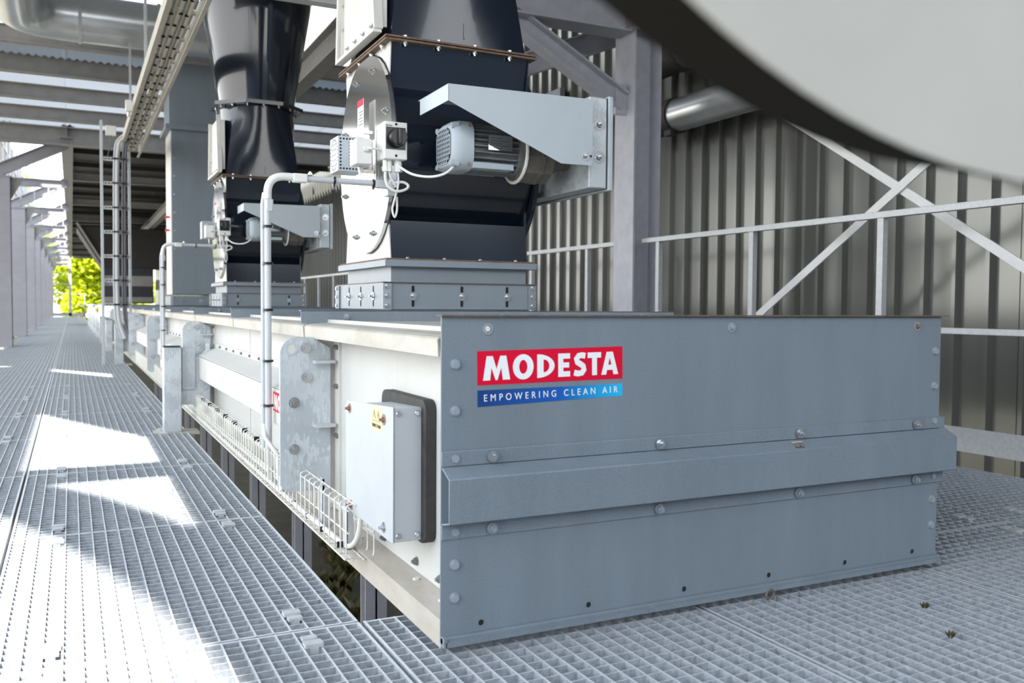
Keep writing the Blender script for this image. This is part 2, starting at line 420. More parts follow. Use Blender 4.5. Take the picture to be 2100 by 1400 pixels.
# roof
roof = struct('ceiling', (0, 0, 3.0))
def corr_mesh(w, l, p=0.076, a=0.028, m='skylight'):
    n = int(w/p); mb = MB(); vs = []; 
    for i in range(2*n+1):
        x = i*p/2; z = a if i % 2 else 0.0
        vs += [(x, 0, z), (x, l, z)]
    mb.add(vs, [(2*i, 2*i+2, 2*i+3, 2*i+1) for i in range(2*n)])
    me = mb.mesh('roof_sheet', smooth=True, angle=80); me.materials.append(M[m]); return me
rs = corr_mesh(0.836, 4.75, m='skylight'); rd = corr_mesh(0.836, 4.75, m='dark_sheet'); re_ = corr_mesh(3.2, 5.0, m='sun_screen')
for i in range(8): roof.put('translucent_sheet', rs, (-2.3+i*0.836, 8.65, 3.17))
# purlins across the near bays
for (y, zb, h) in ((8.35, 3.10, 0.16), (9.15, 3.00, 0.20), (10.35, 2.98, 0.17), (11.65, 2.98, 0.17)):
    mb = MB(); mb.ibeam((-2.4, y, zb+h/2), (3.8, y, zb+h/2), h, 0.09); roof.part('purlin', mb, 'steel_dull')
# main frame beam where the dark bays begin
mb = MB(); mb.ibeam((-2.4, 13.1, 2.90+0.13), (3.8, 13.1, 2.90+0.13), 0.26, 0.16, 0.016); roof.part('main_beam', mb, 'steel_dull')
# dark profiled roof beyond, right of the longitudinal girder
for k in range(8):
    ya = 13.2+4.7*k
    for i in range(5): roof.put('dark_sheet', rd, (-0.55+i*0.836, ya, 3.13))
    mb = MB(); mb.ibeam((-0.55, ya+4.65, 3.05), (3.7, ya+4.65, 3.05), 0.14, 0.09); roof.part('cross_beam', mb, 'steel_dull')
    for j in (1, 2):
        mb = MB(); mb.box(-0.55, 3.7, ya+1.55*j, ya+1.55*j+0.06, 3.05, 3.13); roof.part('batten', mb, 'dark_sheet')
mb = MB(); mb.ibeam((-0.632, 13.0, 3.11), (-0.632, 50.0, 3.11), 0.22, 0.165, 0.014); roof.part('girder', mb, 'steel_dull')
# girder at the right of the chutes, running the length of the hall
mb = MB(); mb.ibeam((1.395, 4.8, 2.80), (1.395, 50, 2.80), 0.24, 0.14, 0.014); roof.part('girder', mb, 'steel_dull')
mb = MB(); mb.ibeam((0.1, 4.70, 2.78), (1.19, 4.70, 2.78), 0.19, 0.10); roof.part('cross_beam', mb, 'brace')
roof.part('hanger_plate', MB().box(1.17, 1.23, 4.66, 4.76, 2.58, 4.2), 'brace')
# near roof above and behind the photographer's view: unseen sheets, plus blockers added to shape the sun patches
ZR = 4.2
def fx(x, y, z=ZR): k = -z/SUN_DIR.z if False else (z-ZF); return (x-SUN_DIR.x*k, y-SUN_DIR.y*k)
e = fx(-0.29, 0)[0]
roof.part('near_roof_sheet', MB().box(e, 4.2, -4.6, 6.6, ZR, ZR+0.04), 'shade_roof')
roof.part('near_roof_sheet', MB().box(e, 4.2, 6.6, 8.6, ZR, ZR+0.04), 'shade_roof')
for i in range(2): roof.put('translucent_sheet', re_, (-5.2, 6.7+i*5, ZR+.1))  # unseen sheets added to keep sun off the far walkway
for i in range(8): roof.put('translucent_sheet', re_, (-5.6, 11.7+i*5, 6.0))  # higher unseen sheets, added as sun blockers for the far bays
tp = [fx(x, y, 4.45) for x, y in ((-.98, 2.2), (-.66, 1.66), (-.51, 1.30), (-.39, .93), (-.31, .64), (-.23, .30), (-.15, -.2), (-.06, -1.0))]
roof.part('shade_pipe', MB().tube([(x, y, 4.45) for x, y in tp], .15, 16), 'duct_silver')  # unseen pipe shaped to cast the curved edge of the sun patch
w0 = fx(-0.785, 0)[0]
roof.part('shade_sheet', MB().box(w0-0.9, w0, fx(0, 1.75)[1], 6.6, ZR, ZR+0.03), 'shade_roof')  # unseen strip added to bound the sun patches on the left
pl = [fx(-0.10, 2.55), fx(-0.785, 4.27), fx(-1.7, 6.0), fx(-1.7, 9.0), fx(-0.785, 7.86), fx(-0.10, 6.50)]
roof.part('shade_panel', MB().prism(pl, 'Z', ZR+0.045, ZR+0.07), 'shade_roof')  # unseen panel cut to the outline of the sun patches
pl = [fx(-0.10, 7.0), fx(-0.785, 8.2), fx(-1.7, 9.5), fx(-1.7, 12.0), fx(-0.10, 12.0)]
roof.part('shade_panel', MB().prism(pl, 'Z', ZR+0.045, ZR+0.07), 'shade_roof')  # second unseen panel, shading the floor beyond the last sun patch
a, b = fx(-0.9, 2.0), fx(-0.2, 2.31)
roof.part('shade_beam', MB().box(a[0], b[0], a[1], b[1], ZR+0.045, ZR+0.10), 'steel')  # unseen beam added for the shade band between sun patches

# ------------------------------------------------------------------ conveyor trough
W = 1.314
tr = Thing('conveyor_trough', 'long grey steel conveyor trough with blue-grey front end plate and side panels lightened as if lit', 'conveyor', (W/2, 0, 0))
XS = 0.065
ep = tr.part('end_plate', MB().box(0.0, W, 0.0, 0.004, 0.0, 0.597).box(0.0, W, -0.012, 0.0, 0.0, 0.012), 'paint', bevel=0.0012)
tr.part('lip', MB().box(0.004, W-0.004, -0.018, -0.001, -0.004, 0.006).box(0.0, 0.006, -0.018, 0.0, -0.004, 0.014), 'paint', ep)
tr.part('top_flange', MB().box(-0.002, W+0.016, -0.010, 0.02, 0.5975, 0.600), 'rust', ep, label='thin rusty upper edge flange')
for z in (.510, .425, .338, .203, .142, .081): tr.bolt((.027, 0, z), (0,-1,0), .0085, 'hex', 'bolt_grey', ep)
for z in (.513, .428, .343, .207, .149, .086): tr.bolt((1.293, 0, z), (0,-1,0), .0085, 'hex', 'bolt_grey', ep)
for i, x in enumerate((.092, .662, 1.228)):
    tr.bolt((x, 0, .574), (0,-1,0), .006, 'nut' if i else 'screw', 'bolt_rust' if i == 2 else ('plastic' if i == 0 else 'bolt_grey'), ep); tr.bolt((x, 0, .574), (0,-1,0), .0078, 'ring', 'bolt_grey', ep, 'washer_ring')
for x in (.081, .314, .547, .777, 1.006, 1.229):
    tr.bolt((x, 0, .027), (0,-1,0), .006, 'hole', 'hole', ep, 'bolt_hole'); tr.bolt((x, 0, .027), (0,-1,0), .006, 'ring', 'paint', ep, 'hole_rim')
# hat-shaped guard beam across the end plate
gb = MB(); t = 0.003
gb.strip([(-0.004, .352), (-0.004, .324), (-0.040, .307), (-0.040, .226), (-0.004, .218), (-0.004, .190)], 'X', 0.0, 1.330, t)
beam = tr.part('guard_beam', gb, 'paint', bevel=0.0015)
for x in (.100, .477, .854, 1.226):
    tr.bolt((x, -0.007, .338), (0,-1,0), .0085, 'nut', 'bolt', beam); tr.bolt((x, -0.007, .204), (0,-1,0), .0085, 'nut', 'bolt_grey', beam)
# logo sticker
TILT = (PI/2, -0.0145, 0)
lg = tr.part('logo_panel', MB().prism([(.0705,.5330), (.0715,.4700), (.3880,.4735), (.3870,.5378)], 'Y', -0.0008, -0.0002), 'red', label='red logo panel reading MODESTA')
def heavy_logo(w, h):
    # MODESTA in heavy flared capitals, unit box
    mb = MB()
    def poly(pts, a, b): mb.prism([(a+(b-a)*p[0], p[1]) for p in pts], 'Z', 0, 0.03)
    def ring(outer, inner, a, b):
        n = len(outer); f = lambda p, z: (a+(b-a)*p[0], p[1], z)
        mb.add([f(p, 0.03) for p in outer]+[f(p, 0.03) for p in inner]+[f(p, 0) for p in outer]+[f(p, 0) for p in inner],
               [(i, (i+1) % n, n+(i+1) % n, n+i) for i in range(n)]+[(i, 2*n+i, 2*n+(i+1) % n, (i+1) % n) for i in range(n)]+[(n+i, n+(i+1) % n, 3*n+(i+1) % n, 3*n+i) for i in range(n)])
    poly([(0,0), (.14,1), (.36,1), (.50,.45), (.64,1), (.86,1), (1,0), (.73,0), (.67,.52), (.53,0), (.46,0), (.31,.52), (.26,0)], 0, .189)
    c = [(math.cos(2*PI*k/40), math.sin(2*PI*k/40)) for k in range(40)]
    ring([(.5+.5*x, .5+.53*y) for x, y in c], [(.5+.20*x, .5+.29*y) for x, y in c], .209, .357)
    def dee(x0, r, h0): return [(x0, .5-h0), (x0+.02, .5-h0)]+[(x0+.02+(r-.02)*math.sin(PI*k/20), .5-h0*math.cos(PI*k/20)) for k in range(1, 20)]+[(x0+.02, .5+h0), (x0, .5+h0), (x0, .5)]
    ring(dee(0, 1.0, .5), dee(.36, .34, .27), .384, .511)
    poly([(0,0), (1,0), (1,.23), (.42,.23), (.42,.39), (.92,.39), (.92,.61), (.42,.61), (.42,.77), (1,.77), (1,1), (0,1)], .539, .627)
    pts = [(.90,.86), (.66,.895), (.40,.87), (.23,.74), (.30,.60), (.52,.52), (.74,.42), (.80,.27), (.64,.13), (.36,.105), (.06,.15)]
    a, b = .652, .753; L = []; Rr = []
    for i, p in enumerate(pts):
        q0, q1 = pts[max(0, i-1)], pts[min(len(pts)-1, i+1)]; k = (b-a)*w/h
        d = Vector(((q1[0]-q0[0])*k, q1[1]-q0[1])).normalized(); n = Vector((-d.y, d.x))*.128
        L.append((p[0]+n.x/k, p[1]+n.y)); Rr.append((p[0]-n.x/k, p[1]-n.y))
    for i in range(len(pts)-1): poly([L[i], L[i+1], Rr[i+1], Rr[i]], a, b)
    poly([(.33,0), (.69,0), (.69,.76), (1,.76), (1,1), (0,1), (0,.76), (.33,.76)], .762, .865)
    ha = [(0,0), (.32,1), (.5,1), (.5,.76), (.40,.43), (.5,.43), (.5,.20), (.33,.20), (.28,0)]
    poly(ha, .868, 1.0); poly([(1-p[0], p[1]) for p in reversed(ha)], .868, 1.0)
    for v in mb.v: v.x *= w; v.y *= h; v.z *= .02
    return mb.mesh('lettering', smooth=False)
me = heavy_logo(.295, .0450); me.materials.append(M['white']); tr.put('lettering', me, (.0825, -0.0009, .4785), lg, TILT)
sg = tr.part('slogan_panel', MB().prism([(.0717,.4605), (.0722,.4300), (.3880,.4392), (.3880,.4632)], 'Y', -0.0008, -0.0002), 'bluegrad', label='blue slogan panel reading EMPOWERING CLEAN AIR')
put_text(tr, 'EMPOWERING CLEAN AIR', (.0850, -0.0009, .4397), .292, .0128, 'white', (PI/2, -0.022, 0), sg, bold=0.0, space=1.7)
# left side: flange, wall panels, lids, joints
seams = [0.0, 1.05, 2.30, 3.55, 4.80, 6.05, 7.30]
YE = 44.0
while seams[-1] < YE: seams.append(seams[-1]+1.25)
tr.part('bottom_flange', MB().strip([(0.003, -0.012), (0.003, 0.040), (XS+0.01, 0.044)], 'Y', 0.006, YE, -0.004), 'flange', label='dusty cream bottom flange along the left side')
tr.part('right_flange', MB().strip([(W-0.003, -0.012), (W-0.003, 0.040), (W-XS-0.01, 0.044)], 'Y', 0.006, YE, 0.004), 'flange')
tr.part('floor_plate', MB().box(XS, W-XS, 0.01, YE, 0.03, 0.036), 'paint')
for i in range(len(seams)-1):
    a, b = seams[i], seams[i+1]
    if a > 26: 
        if i % 4: continue
        b = seams[min(i+4, len(seams)-1)]
    sp = tr.part('side_panel', MB().box(XS, XS+0.004, a+0.004, b-0.004, 0.044, 0.575), 'paint_lit')
    tr.part('right_panel', MB().box(W-XS-0.004, W-XS, a+0.004, b-0.004, 0.044, 0.575), 'paint')
    lid = MB(); x1 = W-0.03
    lid.strip([(0.002, .524), (0.000, .556), (0.012, .5595), (0.12, .566), (W-0.12, .566), (W-0.002, .5595), (W, .524)], 'Y', a+0.012, b-0.004, 0.003)
    lp = tr.part('lid', lid, 'lid')
    if i: 
        tr.part('lid_upstand', MB().box(-0.012, W-0.03, a-0.004, a, 0.563, 0.600).box(-0.012, W-0.03, a-0.004, a+0.022, 0.5985, 0.601), 'paint', lp, label='blue-grey upturned lid edge')
        if a < 6:
            for x in (0.12, 0.62, 1.15): tr.bolt((x, a-0.004, .583), (0,-1,0), .007, 'nut', 'bolt_grey', lp)
for p in ((.045,.25,.040,'Z'), (.035,.62,.040,'Z'), (.043,.10,.040,'Z')):
    tr.bolt(p[:3], (0,0,1), .008, 'hex', 'offwhite')
for y in (.52, .30, .16): tr.bolt((XS, y, .066), (-1,0,0), .008, 'nut', 'motor')
# rows of bolts above the side guard beams
for k in range(66): 
    y = 1.25+0.205*k
    if y < 13: tr.bolt((XS, y, .405), (-1,0,0), .008, 'nut', 'motor')
# galvanised joint plates and side guard beams
def joint(y, near):
    mb = MB(); z0, z1 = .105, .528; x0, x1 = -0.094, 0.045
    pts = [(x1, z0), (x0+0.02, z0), (x0, z0+0.02)]
    c = (x0+0.045, z1-0.045)
    for k in range(9): pts.append((c[0]+0.045*math.cos(PI-k*PI/16), c[1]+0.045*math.sin(PI-k*PI/16)))
    pts += [(x1-0.05, z1), (x1, z1-0.03)]
    mb.prism(pts, 'Y', y-0.010, y)
    j = tr.part('joint_plate', mb, 'galv', bevel=0.001)
    tr.part('joint_flange', MB().box(0.012, XS, y+0.004, y+0.010, 0.05, 0.53).box(0.058, XS, y-0.05, y+0.05, 0.05, 0.53), 'offwhite', j)
    for z in (.457, .282): tr.part('gusset', MB().box(-0.005, 0.05, y-0.045, y-0.01, z, z+.008), 'galv_fine', j)
    n = (0,-1,0)
    tr.bolt((-0.064, y-0.010, .497), n, .013, 'hole', 'offwhite', j, 'lifting_hole'); tr.bolt((-0.064, y-0.010, .497), n, .013, 'ring', 'galv', j, 'hole_rim')
    for (x, z) in ((-.024,.499), (-.022,.419), (-.056,.350), (-.056,.222)): tr.bolt((x, y-0.010, z), n, .0120, 'nut', 'bolt', j)
    if near:
        for z in (.500, .392, .255):
            for dy in (-0.018, -0.034): tr.bolt((0.058, y+dy, z), (-1,0,0), .006, 'nut', 'motor', j)
JP = [0.95, 3.33, 5.73, 8.13, 10.5, 12.9, 15.3, 17.7]
for i, y in enumerate(JP): joint(y, i < 2)
for i in range(len(JP)-1):
    a, b = JP[i]+0.06, JP[i+1]-0.03
    gbm = MB().strip([(XS-0.002, .418), (XS-0.002, .392), (-0.022, .352), (-0.022, .243), (XS-0.002, .215), (XS-0.002, .188)], 'Y', a, b, -0.003)
    gb_o = tr.part('side_guard_beam', gbm, 'paint_lit', bevel=0.0015)
    if i == 0:
        l2 = tr.part('side_logo_panel', MB().box(-0.0262, -0.0256, 1.06, 1.377, .281, .342), 'red', label='small red logo panel on the side guard beam')
        me = heavy_logo(.29, .046); me.materials.append(M['white']); tr.put('lettering', me, (-0.0264, 1.365, .288), l2, RXL)
# legs of the trough
for k in range(9):
    y = 1.78+1.21*k
    for x in (.40,):
        mb = MB(); mb.box(x, x+.085, y, y+.007, -1.6, 0.03).box(x, x+.085, y+.06, y+.067, -1.6, 0.03).box(x+.039, x+.046, y, y+.06, -1.6, 0.03); tr.part('leg', mb, 'steel')
# ------------------------------------------------------------------ terminal box on the trough's side
tb = Thing('terminal_box', 'pale metal terminal box with rusty bolts and yellow warning label on trough side', 'box', (0.02, .35, .14))
body = tb.part('cover', MB().prism([(.205,.135), (.205,.412), (.535,.395), (.548,.385), (.548,.150), (.535,.139)], 'X', -0.022, -0.0195).prism([(.207,.137), (.207,.410), (.40,.402), (.40,.137)], 'X', -0.0195, 0.040), 'cover', bevel=0.003)
def rrect(x0, x1, z0, z1, r, n=6):
    pts = []
    for cx, cz, a0 in ((x1-r, z0+r, -PI/2), (x1-r, z1-r, 0), (x0+r, z1-r, PI/2), (x0+r, z0+r, PI)):
        for k in range(n+1): t = a0+k*PI/2/n; pts.append((cx+r*math.cos(t), cz+r*math.sin(t)))
    return pts
tb.part('gasket', MB().prism(rrect(.187, .47, .130, .425, .022), 'X', 0.040, XS-0.001), 'rubber', bevel=0.002, label='black rubber gasket behind the cover')
for (y, z, m) in ((.515,.378,'bolt_rust'), (.262,.381,'bolt_rust'), (.503,.155,'bolt_rust'), (.262,.157,'bolt')):
    tb.bolt((-0.022, y, z), (-1,0,0), .0068, 'washer', m)
for (x, z) in ((-.010,.398), (.030,.398), (-.010,.150), (.030,.150)): tb.bolt((x, .205, z), (0,-1,0), .0055, 'screw', 'bolt')
st = tb.part('warning_label', MB().box(-0.0226, -0.0221, .276, .344, .352, .401), 'yellow', label='yellow warning label with two triangles')
for yc in (.326, .298):
    for s0, s1, m in ((1.0, 0.0003, 'ink'), (0.72, 0.0005, 'yellow')):
        pts = [(yc-.0115*s0, .3765), (yc+.0115*s0, .3765), (yc, .3765+.0195*s0)]
        tb.part('warning_triangle', MB().prism(pts, 'X', -0.0226-s1, -0.0226), m, st)
    tb.part('warning_mark', MB().box(-0.0234, -0.0226, yc-.0012, yc+.0012, .3785, .3875), 'ink', st)
tb.part('label_line', MB().box(-0.0229, -0.0226, .280, .340, .3715, .3727), 'ink', st)
put_text(tb, 'SERVICE POINT', (-0.0227, .340, .3585), .060, .0075, 'ink', RXL, st, bold=0.0)

# ------------------------------------------------------------------ wire basket tray with conduit along the trough
bk = Thing('wire_cable_tray', 'zinc wire mesh cable tray with white conduit running beside the trough', 'cable tray', (-0.02, 0.5, 0.05))
wires = MB(); r = 0.0018; Y0, Y1 = 0.47, 12.0
XB = [-0.048, -0.030, -0.005, 0.018]
for (x, z) in [(-0.040, .150), (-0.024, .162), (-0.040, .098), (-0.048, .040), (-0.030, .036), (-0.005, .036), (0.018, .036), (0.018, .095)]:
    wires.cyl((x, Y0-0.01, z), (x, Y1, z), r*1.15, 6)
bk.part('long_wires', wires, 'wire')
def hoop(y):
    m = MB(); m.tube([(-0.050, y, .040)]+bend((-0.050, y, .036), (0.022, y, .036), (0.022, y, .115), .012, 4)+[(0.022, y, .115)], r, 6)
    m.tube([(-0.024, y, .163), (-0.034, y, .163)]+bend((-0.034, y, .163), (-0.043, y, .160), (-0.043, y, .10), .006, 3)+[(-0.043, y, .072)]+bend((-0.043, y, .07), (-0.043, y, .045), (-0.03, y, .036), .01, 3), r, 6)
    return m.mesh('hoop')
hm = hoop(0.0); hm.materials.append(M['wire'])
for i in range(150):
    y = Y0+i*0.05
    if y < 7.9: bk.put('wire_hoop', hm, (0, y, 0))
rest = MB()
for i in range(82):
    y = 7.95+0.05*i; rest.bar((-0.05, y, .036), (0.022, y, .036), .003, .003); rest.bar((-0.043, y, .036), (-0.043, y, .16), .003, .003)
bk.part('far_hoops', rest, 'wire', stuff=True)
cond = MB(); pts = [(-0.03, 0.60, .135)]
pts = [(0.010, 0.530, .125), (0.002, 0.530, .075), (-0.010, 0.545, .048), (-0.022, 0.58, .046), (-0.03, .72, .052), (-0.034, 1.0, .050), (-0.036, 1.5, .052), (-0.035, 2.5, .050), (-0.035, 5, .052), (-0.035, 9, .050), (-0.035, 12, .050)]
cond.tube(smooth_path(pts, 4), .0062, 10); bk.part('conduit', cond, 'plastic', label='white conduit lying in the tray')
cond = MB(); cond.tube([(0.0, 1.30, .05), (-0.005, 2.5, .047), (0.0, 5, .05), (-0.004, 9, .048), (-0.004, 12, .05)], .008, 8); bk.part('cable', cond, 'cable')
ties = MB(); tie = MB(); tie.box(-0.0072, 0.0072, -0.0018, 0.0018, -0.0072, 0.0072); tm = tie.mesh('tie', smooth=False); tm.materials.append(M['black'])
for y in (.56, .72, .88, 1.05, 1.2, 1.4, 1.62, 1.86, 2.1, 2.4, 2.7, 3.05): bk.put('cable_tie', tm, (-0.033, y, .050))
for y in (1.62, 1.85, 2.08, 2.31, 2.54, 2.77, 3.0, 3.6, 3.83, 4.06, 4.3, 4.6): bk.put('cable_tie', tm, (-0.034, y, .156), scale=(1.3, 1.6, 1.2))
for y in (.56, .78, 1.28):
    bk.part('support_bracket', MB().box(-0.018, -0.001, y, y+.004, .035, .165).box(-0.018, -0.014, y, y+.03, .035, .165).box(-0.018, 0.05, y, y+.03, .033, .037), 'galv_fine')

# ------------------------------------------------------------------ guard posts at the walkway edge
def post(y, label):
    t = Thing('guard_post', label, 'post', (-0.153, y+.04, ZF), 'galvanised posts beside the trough')
    t.part('post', MB().box(-.195, -.111, y, y+.084, ZF, .402), 'galv', bevel=0.004)
    t.part('cap', MB().box(-.193, -.113, y+.002, y+.082, .402, .408), 'rubber', bevel=0.002)
    pl = t.part('bolt_plate', MB().box(-.105, -.040, y+.045, y+.053, .185, .398), 'galv', bevel=0.003)
    t.part('back_plate', MB().prism([(-.111,.11), (.03,.11), (.03,.42), (.012,.42), (.012,.385), (-.022,.352), (-.06,.352), (-.06,.40), (-.111,.40)], 'Y', y+.054, y+.062), 'galv', bevel=0.001)
    for z in (.370, .213): t.bolt((-.071, y+.045, z), (0,-1,0), .010, 'nut', 'bolt', pl)
    t.part('foot_plate', MB().box(-.24, -.03, y-.02, y+.11, ZF-.012, ZF+.001), 'flange')
    return t
ys = [3.2, 8.75, 11.6, 14.4, 17.2, 20.0, 23.0, 26.0]
ordn = ['', 'second', 'third', 'fourth', 'fifth', 'sixth', 'seventh', 'eighth']
for i, y in enumerate(ys):
    post(y, 'nearest galvanised square post with black cap at the walkway edge' if i == 0 else
         '%s galvanised square post along the trough, counting from the near one' % ordn[i])

# ------------------------------------------------------------------ rotary valves
VY, VX = 1.645, 0.632
def make_valve():
    t = Thing('rotary_valve', 'nearest navy rotary valve with bright steel side disc and bolted flanges', 'valve', (VX, VY, .6), 'navy rotary valves on the trough')
    X0, X1, Y0, Y1 = .375, .888, 1.405, 1.935
    # adapter frame on the lid
    fr = t.part('base_frame', MB().box(.340, .372, 1.378, 1.388, .603, .694).box(.340, .912, 1.380, 1.384, .603, .694).box(.340, .344, 1.38, 1.965, .603, .694).box(.908, .912, 1.38, 1.965, .603, .694).box(.340, .912, 1.961, 1.965, .603, .694), 'paint_mid', bevel=0.001)
    t.part('frame_ledge', MB().box(.338, .914, 1.372, 1.405, .693, .6955).box(.338, .372, 1.372, 1.967, .693, .6955), 'rust', fr)
    t.part('corner_ear', MB().box(.336, .366, 1.372, 1.377, .603, .690), 'bolt_grey', fr); t.part('corner_ear', MB().box(.884, .914, 1.372, 1.377, .603, .690), 'paint_mid', fr)
    t.part('corner_ear', MB().box(.334, .339, 1.915, 1.965, .603, .690), 'paint_mid', fr)
    for z in (.615, .648, .680):
        t.bolt((.350, 1.372, z), (0,-1,0), .007, 'nut', 'bolt', fr); t.bolt((.899, 1.372, z), (0,-1,0), .0075, 'hex', 'bolt', fr); t.bolt((.334, 1.94, z), (-1,0,0), .0075, 'hex', 'bolt', fr)
    for x in (.445, .625, .800):
        t.part('slot', MB().prism(rrect(x-.005, x+.005, .612, .684, .005, 4), 'Y', 1.3790, 1.3798), 'hole', fr)
        t.bolt((x, 1.379, .648), (0,-1,0), .0085, 'washer', 'bolt', fr)
    for y in (1.49, 1.64, 1.79):
        t.part('slot', MB().prism(rrect(y-.005, y+.005, .612, .684, .005, 4), 'X', .3392, .3398), 'hole', fr)
        t.bolt((.339, y, .648), (-1,0,0), .0085, 'washer', 'bolt', fr)
    t.part('adapter', MB().box(X0, X1, Y0, Y1, .60, .752), 'paint_mid', bevel=0.001)
    # bottom flange
    bf = t.part('bottom_flange', MB().box(.345, .918, 1.375, 1.965, .748, .770), 'paint_mid', bevel=0.001)
    t.part('gasket', MB().box(.350, .908, 1.380, 1.958, .770, .776), 'rust', bf)
    for x in (.43, .565, .70, .84): t.bolt((x, 1.392, .776), (0,0,1), .007, 'hex', 'bolt', bf)
    # body: rotor casing swept along X
    prof = [(Y0, .776), (Y0+.004, .905)]
    cy, cz, R = 1.645, 1.150, .293
    a0 = math.atan2(.915-cz, Y0-.002-cy)
    aS, aE = math.radians(180+52), math.radians(180-44)
    for k in range(17): a = aS+(aE-aS)*k/16; prof.append((cy+R*math.cos(a)*1.0, cz+R*math.sin(a)*1.02))
    prof += [(Y0, 1.50)]
    back = [(2*VY-p[0], p[1]) for p in reversed(prof)]
    casing = t.part('casing', MB().prism(prof+back, 'X', X0, X1), 'navy', angle=25)
    sidep = [(Y0-.004, .776), (Y0+.02, .92), (Y0+.01, 1.38), (Y0-.004, 1.50), (Y1+.004, 1.50), (Y1-.01, 1.38), (Y1-.02, .92), (Y1+.004, .776)]
    t.part('side_plate', MB().prism(sidep, 'X', X0-.004, X0), 'offwhite', label='cream side plate')
    t.part('side_plate', MB().prism(sidep, 'X', X1, X1+.004), 'navy')
    def oval(s=1.0, n=40): return [(cy+.312*s*abs(math.cos(2*PI*k/n))**0.9*math.copysign(1, math.cos(2*PI*k/n)), cz+.348*s*abs(math.sin(2*PI*k/n))**0.95*math.copysign(1, math.sin(2*PI*k/n))) for k in range(n)]
    dc = t.part('side_disc', MB().prism(oval(), 'X', X0-.020, X0-.005), 'stainless', label='bright oval steel end cover')
    t.part('disc_rim', MB().prism(oval(1.012), 'X', X0-.006, X0-.003), 'navy', dc)
    t.part('side_disc', MB().prism(oval(), 'X', X1+.005, X1+.020), 'navy')
    for k in range(8):
        a = PI/8+2*PI*k/8; t.bolt((X0-.020, cy+.27*math.cos(a), cz+.305*math.sin(a)), (-1,0,0), .0095, 'nut', 'bolt', dc)
    # top flange
    tf = t.part('top_flange', MB().box(.347, .912, 1.377, 1.960, 1.500, 1.506).box(.347, .912, 1.377, 1.960, 1.510, 1.516), 'rust', label='rusty twin flange plates')
    for x in (.42, .54, .675, .81):
        t.bolt((x, 1.391, 1.500), (0,0,-1), .0085, 'nut', 'bolt', tf); t.bolt((x, 1.391, 1.516), (0,0,1), .0085, 'hex', 'bolt', tf)
    for y in (1.46, 1.58, 1.72, 1.87): t.bolt((.361, y, 1.500), (0,0,-1), .0085, 'nut', 'bolt', tf)
    # warning label standing on the disc
    wl = t.part('warning_label', MB().box(.333, .3345, 1.585, 1.655, 1.205, 1.345), 'white', dc, label='white notice with a red heading')
    return t
v1 = make_valve()
def warn(dy=0.0):
    pass

def sq_ring(x0, x1, y0, y1, z, n=48):
    # a square ring with n points that start at an angle matching the round one
    out = []; cx, cy = (x0+x1)/2, (y0+y1)/2
    for k in range(n):
        a = 2*PI*k/n; c, s = math.cos(a), math.sin(a); m = max(abs(c)/((x1-x0)/2), abs(s)/((y1-y0)/2)); out.append(Vector((cx+c/m, cy+s/m, z)))
    return out
def rd_ring(cx, cy, r, z, n=48): return [Vector((cx+r*math.cos(2*PI*k/n), cy+r*math.sin(2*PI*k/n), z)) for k in range(n)]
def make_chute():
    t = Thing('feed_chute', 'navy square-to-round feed chute above the nearest rotary valve', 'chute', (VX, VY+.02, 1.516), 'navy feed chutes')
    a = sq_ring(.378, .885, 1.408, 1.932, 1.517); b = rd_ring(.632, 1.67, .268, 2.02)
    rings = [a]+[[p.lerp(q, k/6) for p, q in zip(a, b)] for k in range(1, 6)]+[b]
    t.part('transition', MB().loft(rings), 'navy', angle=20)
    n = 8; oc = lambda r, z: [Vector((.632+r*math.cos(2*PI*(k+.5)/n), 1.67+r*math.sin(2*PI*(k+.5)/n), z)) for k in range(n)]
    fl = t.part('ring_flange', MB().loft([oc(.335, 2.02), oc(.335, 2.046)]), 'navy', label='octagonal flange ring')
    for k in range(16):
        a = 2*PI*k/16; t.bolt((.632+.285*math.cos(a), 1.67+.285*math.sin(a), 2.02), (0,0,-1), .008, 'nut', 'bolt', fl)
    t.part('cone', MB().loft([rd_ring(.632, 1.67, .266, 2.046), rd_ring(.632, 1.67, .272, 2.10), rd_ring(.632, 1.67, .43, 3.0), rd_ring(.632, 1.67, .43, 3.9)]), 'navy', angle=20)
    t.part('cone_seam', MB().bar((.66, 1.417, 2.05), (.66, 1.225, 3.0), .03, .004, (0,-1,0.2)), 'navy')
    h = t.part('inspection_door', MB().prism([(1.44,1.545), (1.90,1.545), (1.86,1.93), (1.50,1.93)], 'X', .345, .352), 'offwhite', label='cream inspection door with flat rim', bevel=.002)
    t.part('door_rim', MB().bar((.335, 1.43, 1.54), (.335, 1.91, 1.54), .012, .03, (1,0,0)).bar((.338, 1.43, 1.545), (.338, 1.49, 1.94), .012, .03, (1,0,0)).bar((.338, 1.91, 1.545), (.338, 1.87, 1.94), .02, .03, (1,0,0)).box(.335, .375, 1.45, 1.46, 1.56, 1.9).box(.335, .375, 1.88, 1.885, 1.56, 1.9), 'offwhite', h)
    for y in (1.52, 1.62, 1.72, 1.82): t.bolt((.345, y, 1.575), (-1,0,0), .007, 'washer', 'bolt', h)
    for z in (1.66, 1.75, 1.84): t.bolt((.345, 1.885, z), (-1,0,0), .008, 'nut', 'bolt', h)
    t.part('rivet_line', MB().box(.640, .644, 1.403, 1.408, 1.545, 1.60), 'steel_dull')
    return t
c1 = make_chute()

